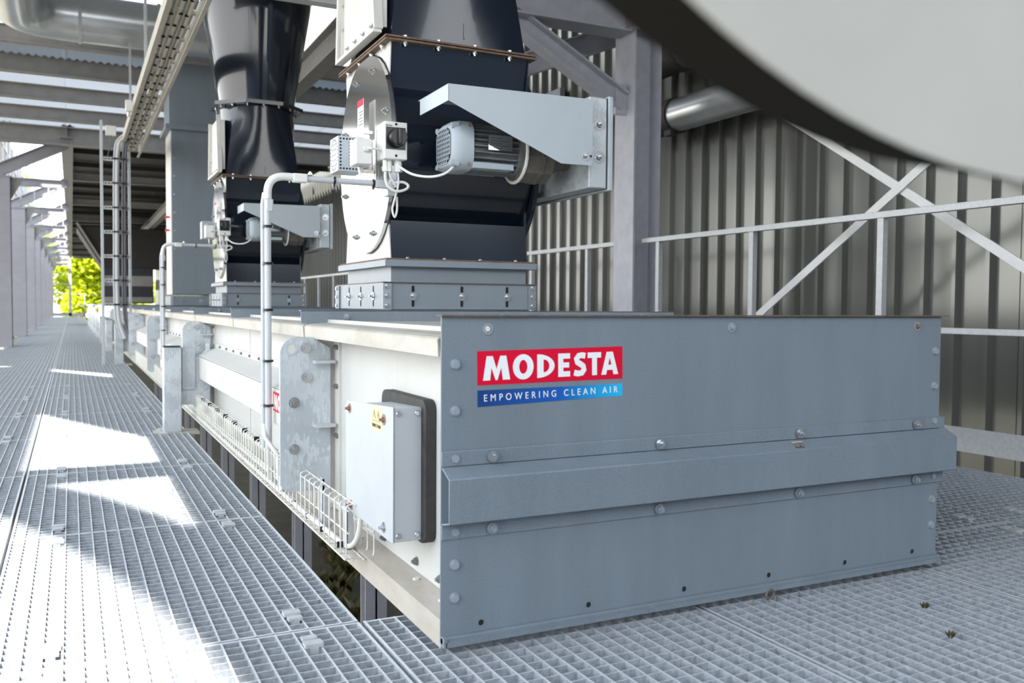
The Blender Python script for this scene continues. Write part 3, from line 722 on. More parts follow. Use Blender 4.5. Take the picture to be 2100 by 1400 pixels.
# ------------------------------------------------------------------ gear motor, chain case, canopy
def make_motor():
    t = Thing('gear_motor', 'grey finned gear motor under the canopy of the nearest rotary valve', 'motor', (.70, 1.20, 1.03), 'gear motors')
    cy, cz = 1.205, 1.128
    def rr(s, x, r=0.4): 
        pts = rrect(cy-.084*s, cy+.084*s, cz-.080*s, cz+.080*s, .048*s, 5); return [Vector((x, p[0], p[1])) for p in pts]
    cw = t.part('fan_cowl', MB().loft([rr(.80, .486), rr(.93, .497), rr(1.0, .520), rr(1.0, .556)]), 'cowl', label='light blue-grey fan cowl with grille')
    ins = MB().loft([rr(.70, .4845), rr(.70, .4858)]); t.part('grille_recess', ins, 'hole', cw)
    gr = MB()
    for k in range(9):
        o = -.056+.014*k; l = .056*math.sqrt(max(0.05, 1-(abs(o)/.064)**3))
        gr.box(.4830, .4846, cy+o-.0022, cy+o+.0022, cz-l, cz+l); gr.box(.4830, .4846, cy-l, cy+l, cz+o-.0022, cz+o+.0022)
    t.part('grille', gr, 'cowl', cw)
    for sy in (-1, 1):
        for sz in (-1, 1): t.bolt((.540, cy+sy*.080, cz+sz*.062), (0, sy, 0), .006, 'screw', 'bolt_rust', cw); t.part('cowl_lug', MB().cyl((.486, cy+sy*.062, cz+sz*.058), (.510, cy+sy*.066, cz+sz*.062), .010, 8), 'cowl', cw)
    mbody = MB().cyl((.556, cy, cz), (.728, cy, cz), .064, 32)
    mo = t.part('stator', mbody, 'motor')
    for k in range(26):
        a = 2*PI*k/26; d = Vector((0, math.cos(a), math.sin(a))); 
        t.part('fin', MB().bar(Vector((.560, cy, cz))+d*.070, Vector((.722, cy, cz))+d*.070, .0035, .022, d), 'motor', mo)
    t.part('foot_rail', MB().box(.556, .700, cy-.078, cy+.078, cz-.072, cz-.052), 'cowl', mo, bevel=.002)
    np_ = t.part('nameplate', MB().box(.605, .690, cy-.087, cy-.083, cz-.012, cz+.036), 'stainless', mo)
    for k in range(5): t.part('print_line', MB().box(.610, .655+.02*(k % 2), cy-.0874, cy-.0869, cz-.006+.008*k, cz-.0048+.008*k), 'ink', mo)
    t.part('end_shield', MB().cyl((.722, cy, cz), (.740, cy, cz), .078, 28), 'motor')
    gx = t.part('gearbox', MB().cyl((.738, cy, cz-.004), (.750, cy, cz-.004), .088, 28).cyl((.750, cy, cz-.006), (.800, cy, cz-.006), .093, 10).cyl((.800, cy, cz-.006), (.812, cy, cz-.006), .097, 10).cyl((.812, cy, cz-.006), (.850, cy, cz-.006), .093, 10).cyl((.850, cy, cz), (.885, cy, cz), .060, 20).cyl((.885, cy, cz), (.945, cy, cz), .045, 20), 'gear', label='dusty brown gearbox')
    lp = MB(); lp.tube([(.742, cy+.094*math.cos(2*PI*k/24), cz-.004+.094*math.sin(2*PI*k/24)) for k in range(25)], .006, 8); t.part('seal_ring', lp, 'cable', gx)
    t.part('lead', MB().tube(smooth_path([(.500, 1.150, 1.060), (.470, 1.155, 1.035), (.430, 1.18, 1.025), (.385, 1.22, 1.035), (.358, 1.275, 1.065)]), .0042, 8), 'cable', label='pale grey motor lead')
    return t
m1 = make_motor()
def make_case():
    t = Thing('chain_case', 'galvanised chain case at the right end of the nearest rotary valve', 'casing', (.99, 1.45, 1.01), 'galvanised chain cases')
    t.part('case', MB().box(.944, 1.012, 1.06, 1.86, 1.010, 1.310), 'galv', bevel=.004)
    t.part('back_lid', MB().box(1.016, 1.034, 1.055, 1.87, 1.004, 1.316), 'paint_light', bevel=.003)
    t.part('seal', MB().box(1.012, 1.016, 1.062, 1.86, 1.01, 1.31), 'rubber')
    t.part('slide_plate', MB().prism([(1.13,1.05), (1.13,1.10), (1.14,1.115), (1.40,1.115), (1.40,1.035), (1.15,1.035)], 'X', .938, .944), 'galv_fine')
    t.part('shaft_arm', MB().prism([(1.40,1.03), (1.30,1.15), (1.40,1.25), (1.75,1.25), (1.80,1.05)], 'X', .925, .940), 'galv_fine')
    for z in (1.221, 1.113): t.bolt((.983, 1.06, z), (0,-1,0), .0125, 'washer', 'bolt')
    return t
k1 = make_case()
def make_canopy():
    t = Thing('motor_canopy', 'pale blue-grey sheet canopy sheltering the nearest gear motor', 'canopy', (.68, 1.03, 1.28), 'sheet canopies over the gear motors')
    s = .0022
    t.part('front_sheet', MB().prism([(.430,1.236), (.430,1.284), (.938,1.290), (.938,1.078), (.822,1.076)], 'Y', 1.030, 1.030+s), 'paint_light')
    t.part('top_sheet', MB().prism([(.430,1.284), (.938,1.290), (.938,1.2922), (.430,1.2862)], 'Y', 1.030, 1.29), 'paint_light')
    t.part('end_sheet', MB().box(.430, .430+s, 1.030, 1.275, 1.236, 1.285), 'paint_light')
    t.part('fixing_slot', MB().box(.921, .936, 1.0292, 1.0298, 1.104, 1.111), 'hole')
    t.bolt((.912, 1.030, 1.107), (0,-1,0), .0095, 'washer', 'bolt')
    return t
cn1 = make_canopy()

# ------------------------------------------------------------------ isolator switch, junction box, perforated cover
def make_switch():
    t = Thing('isolator_switch', 'white isolator switch with black rotary knob on the nearest valve', 'switch', (.343, 1.30, 1.085), 'isolator switches on the valves')
    t.part('back_box', MB().box(.303, .379, 1.300, 1.338, 1.086, 1.203), 'plastic', bevel=.004)
    fr = t.part('front_cover', MB().box(.304, .381, 1.258, 1.299, 1.085, 1.204), 'plastic', bevel=.003)
    t.part('knob_plate', MB().box(.309, .374, 1.2565, 1.258, 1.116, 1.186), 'black', fr)
    k = t.part('knob', MB().cyl((.345, 1.257, 1.153), (.345, 1.230, 1.153), .0305, 28, .028), 'black', bevel=.002, label='black rotary knob')
    t.part('knob_grip', MB().box(.339, .351, 1.218, 1.232, 1.128, 1.178), 'black', k, bevel=.003)
    for z in (1.196, 1.096): t.bolt((.343, 1.258, z), (0,-1,0), .0042, 'hole', 'hole', fr, 'screw_recess')
    me = put_text(t, 'EATON', (.309, 1.2577, 1.1885), .020, .0045, 'ink', RX, fr, bold=.02)
    for (x, r) in ((.316, .009), (.328, .009), (.358, .013)):
        t.part('cable_gland', MB().cyl((x, 1.285, 1.085), (x, 1.285, 1.062), r, 10).cyl((x, 1.285, 1.062), (x, 1.285, 1.048), r*1.12, 6), 'plastic')
    t.part('bracket', MB().box(.300, .372, 1.338, 1.342, 1.02, 1.19).box(.330, .372, 1.340, 1.40, 1.10, 1.16), 'stainless')
    for i, pts in enumerate(([(.316,1.285,1.05), (.316,1.283,1.02), (.325,1.28,.998), (.350,1.275,.985), (.380,1.275,.992), (.392,1.28,1.006), (.375,1.285,1.017), (.345,1.29,1.012), (.325,1.30,1.0)],
                             [(.328,1.285,1.05), (.334,1.285,1.028), (.345,1.285,1.012), (.352,1.288,1.0)], [(.338,1.288,1.07), (.338,1.288,1.03), (.330,1.288,1.01), (.34,1.29,.995)],
                             [(.358,1.285,1.05), (.360,1.285,1.02), (.356,1.285,.99), (.352,1.30,.96), (.348,1.31,.93), (.356,1.31,.905), (.364,1.31,.93), (.360,1.30,.97)])):
        t.part('cable', MB().tube(smooth_path(pts), .0046 if i == 0 else .0036, 8), 'cable')
    return t
s1 = make_switch()
def make_jbox():
    t = Thing('junction_box', 'small white junction box left of the isolator on the nearest valve', 'box', (.25, 1.33, 1.066), 'junction boxes beside the isolators')
    t.part('lid', MB().box(.223, .276, 1.298, 1.352, 1.068, 1.150), 'plastic', bevel=.003)
    t.part('back', MB().box(.221, .279, 1.353, 1.366, 1.066, 1.153), 'plastic', bevel=.002)
    t.part('gland', MB().cyl((.255, 1.298, 1.117), (.255, 1.284, 1.117), .009, 8).tube([(.255,1.286,1.117), (.268,1.278,1.117), (.290,1.282,1.116), (.308,1.30,1.115)], .0042, 8), 'plastic')
    t.part('stem', MB().prism([(.246,1.066), (.258,1.066), (.252,1.03)], 'Y', 1.345, 1.36), 'plastic')
    return t
j1 = make_jbox()
def make_guard():
    t = Thing('shaft_guard', 'perforated steel shaft guard box on the nearest valve\'s side disc', 'guard', (.27, 1.59, 1.075), 'perforated shaft guards')
    bx = t.part('guard_box', MB().box(.230, .320, 1.540, 1.645, 1.078, 1.198), 'paint_light', bevel=.001)
    me = bolt_mesh('hole', .0032, 'hole')
    n = (0,-1,0)
    for i in range(10):
        z = 1.087+.0113*i
        for x in (.239, .250, .261, .272, .283, .294, .305):
            if x > .245 and 1 <= i <= 8 and x < .27: continue
            t.bolt((x, 1.540, z), n, .0034, 'hole', 'hole', bx, 'punched_hole')
    for k in range(26):
        a = 2*PI*k/26; t.bolt((.230, 1.592+.044*math.cos(a), 1.138+.052*math.sin(a)), (-1,0,0), .0028, 'hole', 'hole', bx, 'punched_hole')
    for i in range(-2, 3):
        for j in range(-1, 2): t.bolt((.230, 1.592+.018*j, 1.138+.018*i), (-1,0,0), .0028, 'hole', 'hole', bx, 'punched_hole')
    t.part('foot', MB().box(.320, .354, 1.55, 1.64, 1.09, 1.19), 'stainless')
    return t
g1 = make_guard()
# red heading and printed lines of the warning notice
dcs = [c for c in kids(v1.o) if c.name.startswith('side_disc')][0]
v1.part('notice_heading', MB().box(.3318, .3329, 1.586, 1.654, 1.322, 1.3445), 'red', dcs)
for k in range(5): v1.part('notice_line', MB().box(.3324, .3329, 1.592, 1.640-.006*(k % 2), 1.300-.011*k, 1.303-.011*k), 'ink', dcs)
v1.part('notice_leg', MB().box(.333, .3345, 1.60, 1.62, 1.185, 1.205).box(.3345, .356, 1.60, 1.62, 1.225, 1.235), 'stainless', dcs)

# ------------------------------------------------------------------ conduit standing poles
def make_conduit():
    t = Thing('conduit_pole', 'grey conduit pole with bend beside the nearest valve, black cable ties', 'conduit', (-.045, 1.35, .17), 'conduit poles bringing cables to the valves')
    x, y = -.0455, 1.35
    t.part('riser', MB().cyl((x, y, .165), (x, y, .965), .0105, 14), 'plastic_grey', label='main grey riser tube')
    t.part('second_tube', MB().tube([(x-.013, y+.012, .165), (x-.013, y+.012, .93), (x-.008, y+.010, .965)], .007, 10), 'plastic_grey')
    el = t.part('elbow', MB().tube([(x, y, .945)]+bend((x, y, .94), (x, y, 1.018), (.06, y, 1.018), .055, 10)+[(.042, y, 1.018)], .0125, 14), 'plastic', label='off-white elbow')
    t.part('sleeve', MB().box(.032, .078, y-.014, y+.014, 1.002, 1.030), 'plastic', el, bevel=.004)
    t.part('sleeve', MB().box(x-.006, x+.016, y-.013, y+.013, .905, .945), 'plastic_grey', el, bevel=.004)
    t.part('arm', MB().cyl((.06, y, 1.016), (.318, y, 1.016), .0098, 14), 'plastic_grey')
    t.part('arm_end', MB().prism([(.300,1.002), (.300,1.028), (.372,1.030), (.385,1.020), (.362,1.000)], 'Y', y-.014, y+.012), 'plastic_grey', bevel=.003)
    t.part('arm_bracket', MB().box(.345, .372, y-.004, y+.05, .98, 1.00), 'plastic_grey')
    ring = MB(); ring.cyl((0,0,-.0035), (0,0,.0035), .0165, 12); ring.box(.012, .024, -.004, .004, -.004, .004)
    me = ring.mesh('cable_tie'); me.materials.append(M['black'])
    for z in (.30, .44, .60, .745, .86): t.put('cable_tie', me, (x, y, z), rot=(0, 0, 2.4))
    for xx in (.165, .295): t.put('cable_tie', me, (xx, y, 1.016), rot=(0, PI/2, 0), scale=(.85, .85, .85))
    t.bolt((.088, y, 1.028), (0,0,1), .007, 'nut', 'bolt')
    t.part('tail', MB().tube([(x-.013, y+.01, .24), (x-.012, y-.01, .20), (-.028, y-.05, .15), (-.034, y-.10, .09), (-.034, y-.14, .055)], .007, 10).tube([(x+.002, y, .17), (x+.006, y+.02, .12), (-.03, y+.05, .06)], .010, 10), 'cable')
    return t
p1 = make_conduit()

# second valve assembly, one bay further
D2 = (0, 3.575, 0)
dup(v1.o, D2, 'second navy rotary valve along the trough, behind the nearest one')
dup(c1.o, D2, 'second navy feed chute with octagonal flange and widening cone, behind the nearest')
dup(m1.o, D2, 'second grey gear motor, under the canopy behind the near conduit pole')
dup(k1.o, D2, 'second galvanised chain case, at the right end of the further valve')
dup(cn1.o, D2, 'second sheet canopy, partly behind the near conduit pole')
dup(s1.o, D2, 'second isolator switch, on the further rotary valve')
dup(j1.o, D2, 'second junction box, left of the further isolator')
dup(g1.o, D2, 'second perforated shaft guard, on the further valve')
dup(p1.o, D2, 'second conduit pole with bend, in front of the tall box duct')

# tall square box duct further back on the trough
bd = Thing('box_duct', 'tall square blue-grey duct standing on the trough behind the second valve', 'duct', (.66, 8.8, .6))
ys0 = 8.55
bd.part('shaft', MB().box(.36, .93, ys0, ys0+.56, .72, 2.50), 'paint', bevel=.002)
bd.part('side_cover', MB().box(.352, .360, ys0+.005, ys0+.55, .72, 2.44), 'offwhite')
fb = bd.part('base_frame', MB().box(.34, .95, ys0-.03, ys0+.60, .603, .70), 'paint', bevel=.001)
bd.part('corner_ear', MB().box(.335, .365, ys0-.036, ys0-.03, .603, .70), 'bolt_grey', fb)
for x in (.45, .64, .83): bd.bolt((x, ys0-.03, .65), (0,-1,0), .012, 'washer', 'bolt', fb)
for k in range(9): bd.bolt((.385, ys0, .82+.19*k), (0,-1,0), .009, 'hex', 'bolt')
bd.part('top_flange', MB().box(.30, .99, ys0-.06, ys0+.62, 2.44, 2.49), 'paint', bevel=.002)
bd.part('upper_duct', MB().box(.34, .95, ys0-.01, ys0+.57, 2.49, 4.0), 'paint')
for z in (1.545, 1.405):
    kb = bd.part('red_knob', MB().cyl((.352, ys0+.2, z), (.322, ys0+.2, z), .010, 10).cyl((.322, ys0+.2, z), (.312, ys0+.2, z), .024, 14), 'red', label='red knob')

# ------------------------------------------------------------------ vertical cable ladder and overhead cable tray
la = Thing('cable_ladder', 'upright galvanised cable ladder with dark cables rising from the walkway', 'cable ladder', (-.18, 8.7, ZF))
la.part('rail', MB().box(-.318, -.292, 8.68, 8.74, ZF, 2.50), 'galv_fine'); la.part('rail', MB().box(-.055, -.030, 8.68, 8.74, .50, 2.20), 'galv_fine')
for k in range(7):
    z = .608+.2505*k; rg = la.part('rung', MB().box(-.292, -.055, 8.69, 8.72, z-.018, z+.018), 'galv_fine')
    la.part('punched_slots', MB().box(-.275, -.255, 8.6885, 8.6898, z-.006, z+.006).box(-.245, -.225, 8.6885, 8.6898, z-.006, z+.006).box(-.215, -.195, 8.6885, 8.6898, z-.006, z+.006).box(-.185, -.175, 8.6885, 8.6898, z-.006, z+.006), 'hole', rg)
for (x, r, m) in ((-.196, .009, 'plastic_grey'), (-.166, .022, 'plastic_grey'), (-.112, .010, 'cable_dark'), (-.090, .012, 'cable_dark')):
    la.part('cable', MB().tube(smooth_path([(x+.06, 8.64, .25), (x, 8.66, .55), (x, 8.66, 1.4), (x+.012, 8.66, 2.15), (x+.06, 8.60, 2.32), (x+.16, 8.3, 2.33)]), r, 8), m)
tie2 = MB().box(-.030, .030, -.028, .0, -.008, .008).mesh('cable_tie', smooth=False); tie2.materials.append(M['black'])
for k in range(7):
    for x in (-.176, -.098): la.put('cable_tie', tie2, (x, 8.66, .608+.2505*k))
sb = Thing('socket_box', 'small cream connection box at the top of the cable ladder', 'box', (-.22, 8.66, 2.36))
sb.part('box', MB().box(-.265, -.165, 8.64, 8.69, 2.345, 2.445), 'plastic', bevel=.004); sb.part('lead', MB().tube([(-.215,8.66,2.345), (-.22,8.66,2.25), (-.25,8.66,2.12)], .004, 6), 'cable_dark')
ct = Thing('overhead_cable_tray', 'long dusty cable tray with tied cables hanging overhead at upper left', 'cable tray', (0, 6, 2.3))
ct.part('side_rail', MB().box(-.105, -.098, 1.0, 9.3, 2.29, 2.37).box(-.098, -.075, 1.0, 9.3, 2.29, 2.296), 'tray')
ct.part('side_rail', MB().box(.088, .094, 1.0, 9.3, 2.235, 2.37).box(.070, .088, 1.0, 9.3, 2.235, 2.241), 'tray')
for k in range(28): ct.part('rung', MB().box(-.098, .088, 1.2+.3*k, 1.225+.3*k, 2.345, 2.365), 'tray')
for (x, z, r, m) in ((-.075, 2.325, .016, 'tray'), (-.042, 2.325, .014, 'tray'), (-.012, 2.318, .015, 'tray'), (.018, 2.32, .013, 'steel_dull'), (.042, 2.315, .013, 'tray')):
    pts = [(x+random.uniform(-.004, .004), 1.0+.55*k, z+random.uniform(-.004, .004)) for k in range(16)]; ct.part('cable', MB().tube(pts, r, 8), m)
tie3 = MB().box(-.011, .011, -.003, .003, -.005, .008).mesh('cable_tie', smooth=False); tie3.materials.append(M['black'])
for k in range(28):
    for x in (-.055, -.012, .030): ct.put('cable_tie', tie3, (x+random.uniform(-.006, .006), 2.0+.26*k+random.uniform(-.03, .03), 2.300))
for y in (3.7, 5.6, 7.5): ct.part('hanger', MB().box(-.10, -.08, y, y+.02, 2.37, 3.0).box(.07, .09, y, y+.02, 2.37, 3.0), 'galv_fine')
tb2 = Thing('cable_coupler', 'white cable coupler box clipped to the left of the overhead tray', 'box', (-.14, 6.9, 2.30))
tb2.part('box', MB().box(-.165, -.115, 6.88, 6.93, 2.26, 2.36), 'plastic', bevel=.004); tb2.part('nozzle', MB().cyl((-.14, 6.905, 2.26), (-.14, 6.905, 2.22), .014, 10), 'plastic')

# big silver duct with elbow, upper left
sd = Thing('silver_air_duct', 'large silver air duct with elbow crossing the upper left corner', 'duct', (-.4, 7.7, 3.25))
zc, rr_ = 3.225, .215
sd.part('straight', MB().cyl((-.50, 7.7, zc), (.9, 7.7, zc), rr_, 40), 'duct_silver')
sd.part('elbow', MB().tube([(-.50, 7.7, zc)]+bend((-.50, 7.7, zc), (-1.02, 7.7, zc), (-1.02, 6.2, zc), .42, 14)+[(-1.02, 6.2, zc)], rr_, 40), 'duct_silver')
for x in (-.50, .17): sd.part('clamp_ring', MB().cyl((x-.014, 7.7, zc), (x+.014, 7.7, zc), rr_+.012, 40), 'galv_fine')
sd.part('run', MB().cyl((-1.02, 6.2, zc), (-1.02, -3.0, zc+.0), rr_, 32), 'duct_silver')

# ------------------------------------------------------------------ steel frames along the left side
num = ['first', 'second', 'third', 'fourth', 'fifth', 'sixth', 'seventh', 'eighth']
for k in range(8):
    y = 13.25+4.7*k
    t = Thing('steel_frame', '%s lilac-grey steel column with knee brace along the left walkway, counted from the near end' % num[k], 'column', (-1.5, y+.12, ZF), 'steel frames on the left side')
    mb = MB(); mb.box(-1.66, -1.372, y, y+.014, ZF, 2.42).box(-1.66, -1.372, y+.24, y+.254, ZF, 2.42).box(-1.52, -1.508, y+.014, y+.24, ZF, 2.42)
    t.part('column', mb, 'frame')
    t.part('cap_plate', MB().box(-1.68, -1.35, y-.02, y+.27, 2.42, 2.44), 'frame')
    t.part('knee_brace', MB().ibeam((-1.62, y+.12, 2.47), (-.64, y+.12, 2.98), .17, .11, up=(-.4, 0, 1)), 'frame')
    t.part('tie_beam', MB().ibeam((-1.66, y+1.2, 2.50), (-.72, y+1.2, 2.50), .13, .07), 'frame')
    t.part('gusset', MB().prism([(-1.372, 2.42), (-1.372, 2.10), (-1.20, 2.42)], 'Y', y+.10, y+.115), 'steel_dull')
# glazing bars of the open left bays
gl = struct('window_1', (-1.7, 20, 2.6))
mb = MB()
for k in range(30): mb.box(-1.75, -1.72, 13.4+1.17*k, 13.43+1.17*k, 2.45, 4.2)
for z in (2.75, 3.15, 3.6): mb.box(-1.75, -1.72, 13, 50, z, z+.03)
gl.part('glazing_bars', mb, 'steel', stuff=True)
mb = MB()
for k in range(8):
    for x in (-1.45, -1.22, -.98, -.80): mb.box(x, x+.02, 17.9+4.7*k, 17.92+4.7*k, 2.58, 4.2)
    mb.box(-1.7, -.7, 17.9+4.7*k, 17.93+4.7*k, 3.2, 3.22)
gl.part('bay_bars', mb, 'steel', stuff=True)

# right-hand column, truss, bracing
rc = Thing('steel_column', 'pale steel H column behind the trough at right of the nearest valve', 'column', (3.0, 3.82, ZF))
mb = MB(); mb.box(2.890, 2.905, 3.70, 3.945, ZF, 2.52).box(3.098, 3.113, 3.70, 3.945, ZF, 2.52).box(2.905, 3.098, 3.815, 3.828, ZF, 2.52); rc.part('shaft', mb, 'steel')
rc.part('cap_plate', MB().box(2.88, 3.125, 3.69, 3.955, 2.52, 2.538), 'steel')
rc.part('upper_stub', MB().box(2.935, 3.12, 3.72, 3.93, 2.538, 3.3), 'steel_dull')
for x in (2.93, 3.06): rc.bolt((x, 3.74, 2.52), (0,0,-1), .012, 'nut', 'steel_dull')
rc.part('brace_cleat', MB().box(2.80, 2.89, 3.80, 3.82, 1.95, 2.16), 'steel')
tb_ = Thing('truss_beam', 'pale steel beam running left from the top of the right column', 'beam', (2.4, 3.8, 2.6))
tb_.part('beam', MB().ibeam((1.3, 3.82, 2.625), (2.885, 3.82, 2.625), .235, .20, .014), 'steel')
tk = Thing('truss_brace', 'diagonal steel brace from the truss beam down to the right column', 'brace', (2.4, 3.8, 2.2))
tk.part('brace', MB().ibeam((1.95, 3.82, 2.53), (2.855, 3.82, 2.045), .135, .12, up=(.47, 0, 1)), 'steel')
tk2 = Thing('rear_truss_brace', 'rear diagonal brace crossing behind the front brace left of the column', 'brace', (2.3, 4.5, 2.3))
tk2.part('brace', MB().ibeam((1.5, 4.3, 2.00), (3.3, 4.3, 2.74), .16, .12, up=(-.41, 0, 1)), 'steel')
b1 = Thing('wall_brace', 'pale diagonal flat brace descending to the right before the cladding', 'brace', (3.2, 2.0, 1.5))
b1.part('flat', MB().bar((3.2, 3.95, 2.62), (3.2, -.7, -.31), .010, .045, (0, .53, .85)), 'brace')
b2 = Thing('rising_wall_brace', 'pale diagonal flat brace rising to the right before the cladding', 'brace', (3.18, 2.2, 1.0))
b2.part('flat', MB().bar((3.185, 3.6, .03), (3.185, -.7, 2.80), .010, .045, (0, .54, .84)), 'brace')
# railing in front of the right wall
ra = Thing('guard_railing', 'galvanised guard railing with posts and toe board along the right wall', 'railing', (2.97, 3, ZF))
ra.part('top_rail', MB().box(2.955, 2.990, -2.2, 3.69, 1.058, 1.090).box(2.955, 2.990, 3.95, 20.0, 1.058, 1.090), 'galv_fine', bevel=.002)
ra.part('mid_rail', MB().box(2.960, 2.985, -2.2, 3.69, .503, .531).box(2.960, 2.985, 3.95, 20.0, .503, .531), 'galv_fine', bevel=.002)
ra.part('toe_board', MB().box(2.965, 2.972, -2.2, 20.0, ZF, .088), 'galv_fine')
for k in range(18):
    y = -1.14+.93*k
    if abs(y-3.8) > .25: ra.part('post', MB().box(2.960, 2.992, y-.018, y+.018, ZF, 1.06), 'galv_fine')

# pipes along the right wall
pp = Thing('wall_pipe', 'galvanised pipe with black sleeve on the right wall above the railing', 'pipe', (3.5, 3, 2.07))
pp.part('pipe', MB().cyl((3.5, 4.02, 2.055), (3.5, -1.0, 2.055), .122, 36), 'duct_silver')
pp.part('sleeve', MB().cyl((3.5, 4.02, 2.055), (3.5, 4.5, 2.055), .126, 28), 'rubber')
pp.part('clamp', MB().cyl((3.5, 4.02, 2.055), (3.5, 4.08, 2.055), .136, 28).box(3.42, 3.47, 4.01, 4.09, 1.90, 1.94), 'rubber')
pu = Thing('upper_pipe', 'galvanised upper pipe coloured dark for shade, with clamp beside the right column top', 'pipe', (3.5, 3.8, 2.5))
pu.part('pipe', MB().cyl((3.5, 3.95, 2.51), (3.5, 2.6, 2.51), .13, 32), 'motor')  # galvanised pipe, shade put into its darker colour
pu.part('elbow', MB().cyl((3.5, 3.95, 2.51), (3.5, 4.6, 2.51), .135, 28).cyl((3.5, 3.93, 2.51), (3.5, 3.99, 2.51), .145, 28), 'rubber')
pu.part('clamp', MB().tube([(3.5+.137*math.cos(2*PI*k/20), 3.80, 2.51+.137*math.sin(2*PI*k/20)) for k in range(21)], .010, 6), 'galv_fine')
pr = Thing('rear_pipe', 'pale pipe on the right wall seen left of the column', 'pipe', (3.5, 6.5, 2.3))
pr.part('pipe', MB().cyl((3.55, 4.9, 2.33), (3.55, 9.5, 2.33), .10, 28), 'paint_light'); pr.part('collar', MB().cyl((3.55, 6.2, 2.33), (3.55, 6.25, 2.33), .108, 28), 'paint_light')

# far end: dark hopper, railing, trees
fh = Thing('far_hopper', 'dark far hopper with slot opening under the roof at the hall\'s end', 'hopper', (1.0, 25, .6))
fh.part('upper_body', MB().prism([(-.45, 2.62), (.15, 1.62), (3.6, 1.62), (3.6, 2.66), (-.45, 2.66)], 'Y', 25, 27), 'dark_sheet')
fh.part('edge_strut', MB().bar((-.45, 24.9, 2.75), (.14, 24.9, 1.75), .05, .10, (0, 1, 0)), 'steel_dull')
fh.part('chute', MB().box(.17, 1.45, 25.2, 26.5, .62, 1.62), 'dark_box')
fh.part('panel', MB().box(.19, 1.42, 25.16, 25.2, 1.10, 1.38), 'steel_dull'); fh.part('panel', MB().box(.19, 1.42, 25.16, 25.2, .66, .80), 'steel_dull')
fh.part('post', MB().box(.17, .20, 25.1, 25.14, .62, 1.62), 'brace')
fh.part('side_panel', MB().box(1.50, 1.75, 25.1, 25.3, 1.0, 1.28), 'steel_dull')
er = Thing('end_railing', 'grey end railing and gate across the far end of the walkway', 'railing', (-1.0, 47.5, ZF))
for z in (.1, .55, 1.1, 1.55, 2.05, 2.6): er.part('rail', MB().box(-2.2, -.72, 47.5, 47.54, z, z+.035), 'steel')
for x in (-1.9, -.72): er.part('post', MB().box(x, x+.12, 47.5, 47.6, ZF, 3.4), 'steel')
for z in (.5, 1.05): er.part('rail', MB().box(-.6, 1.0, 47.5, 47.53, z, z+.03), 'steel')
er.part('post', MB().box(-.05, 0, 47.5, 47.55, ZF, 1.08), 'steel')
er.part('kick_board', MB().box(-2.2, 1.0, 47.5, 47.53, ZF, .15), 'steel')
def tree(x, y, h, w, label, seed):
    rnd = random.Random(seed)
    t = Thing('tree', label, 'tree', (x, y, -1.6), 'trees beyond the far end')
    t.part('trunk', MB().tube([(x, y, -1.6), (x+.1, y, h*.3), (x-.1, y, h*.6)], .18, 8), 'bark')
    mb = MB()
    for i in range(12000):
        u = rnd.gauss(0, 1); v = rnd.gauss(0, 1); q = rnd.gauss(0, 1); l = math.sqrt(u*u+v*v+q*q) or 1; rr = rnd.uniform(.55, 1.0)
        rr *= 1+.22*math.sin(u/l*5+seed)+.18*math.sin(q/l*7)
        p = Vector((x+u/l*rr*w, y+v/l*rr*w*.6, h*.5+q/l*rr*h*.62)); s = rnd.uniform(.12, .25)
        d = Vector((rnd.uniform(-1, 1), rnd.uniform(-1, 1), rnd.uniform(-.6, .6))).normalized(); e = d.cross(Vector((rnd.uniform(-1,1), rnd.uniform(-1,1), 1))).normalized()
        mb.add([p-d*s, p+e*s*.5, p+d*s, p-e*s*.5], [(0,1,2,3)])
    t.part('crown', mb, 'leaf', stuff=True, smooth=False)
tree(-4.0, 62, 7.0, 3.0, 'leftmost sunlit tree beyond the end railing', 1)
tree(.6, 66, 8.0, 3.4, 'middle sunlit tree seen straight down the walkway', 2)
tree(6.5, 60, 7.5, 3.4, 'rightmost sunlit tree, glimpsed left of the tall box duct', 3)
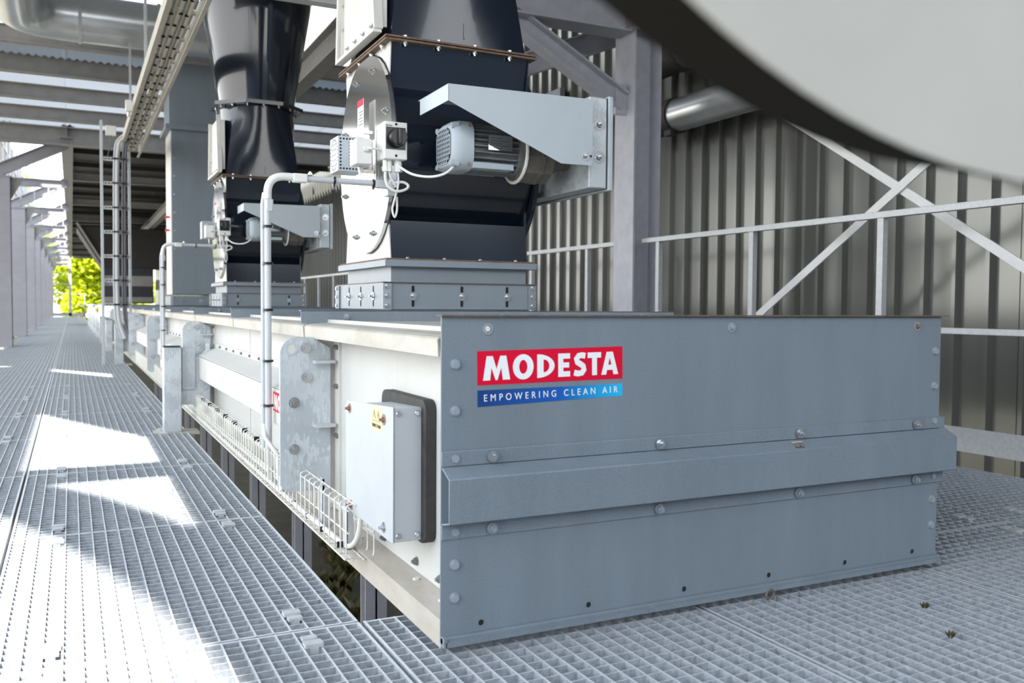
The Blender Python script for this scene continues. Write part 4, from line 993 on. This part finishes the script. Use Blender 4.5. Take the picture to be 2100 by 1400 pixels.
tree(1.0, 57, 4.6, 2.4, 'low sunlit tree in front of the others, above the far trough end', 4)

# pale drum close to the photographer, upper right
dr = Thing('pale_drum', 'large pale round drum end with dark rim, out of focus, upper right corner', 'drum', (-.27, -1.0, .9))
dc_ = Vector((-.2377, -1.3731, 1.0712)); dd = Vector((0, .96593, .25882)); Rd = .4172
dr.part('end_face', MB().cyl(dc_, dc_+dd*.004, Rd, 128), 'cream')
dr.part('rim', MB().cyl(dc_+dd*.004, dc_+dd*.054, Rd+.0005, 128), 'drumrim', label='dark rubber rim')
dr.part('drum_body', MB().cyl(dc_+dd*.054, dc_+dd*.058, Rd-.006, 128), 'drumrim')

# hanging eyelet under the front lip and weed sprigs in the grating
tr.part('eyelet', MB().cyl((.767, -.016, .004), (.767, -.016, -.004), .003, 8).tube([(.767+.011*math.cos(2*PI*k/14), -.017, -.010+.011*math.sin(2*PI*k/14)) for k in range(15)], .0035, 8), 'gear')
for (x, y, lb) in ((1.03, -.20, 'tiny olive weed sprig in the front grating nearer the end plate'), (.93, -.34, 'tiny olive weed sprig in the front grating nearer the bottom edge')):
    wsp = Thing('weed_sprig', lb, 'weed', (x, y, ZF)); mb = MB()
    for k in range(9):
        a = 2.4*k; d = Vector((math.cos(a)*.5, math.sin(a)*.5, 1)).normalized()*.016; q = Vector((-d.y, d.x, 0)).normalized()*.003; p = Vector((x+.004*math.cos(a), y+.004*math.sin(a), ZF-.004))
        mb.add([p, p+d*.5-q, p+d, p+d*.5+q], [(0,1,2,3)])
    wsp.part('leaves', mb, 'yellow' if False else 'weed', smooth=False)
# droppings and a leaf on the steel, small litter on the grating
lt = Thing('dirt_lump', 'small dried brown dirt lump on the guard beam', 'dirt', (.83, -.02, .318))
lt.part('lump', MB().cyl((.826, -.030, .312), (.828, -.030, .320), .006, 7, .002).cyl((.838, -.032, .311), (.840, -.03, .318), .005, 7, .002), 'gear')
lt.part('straw', MB().bar((.815, -.024, .322), (.85, -.020, .321), .0015, .0015), 'yellow')
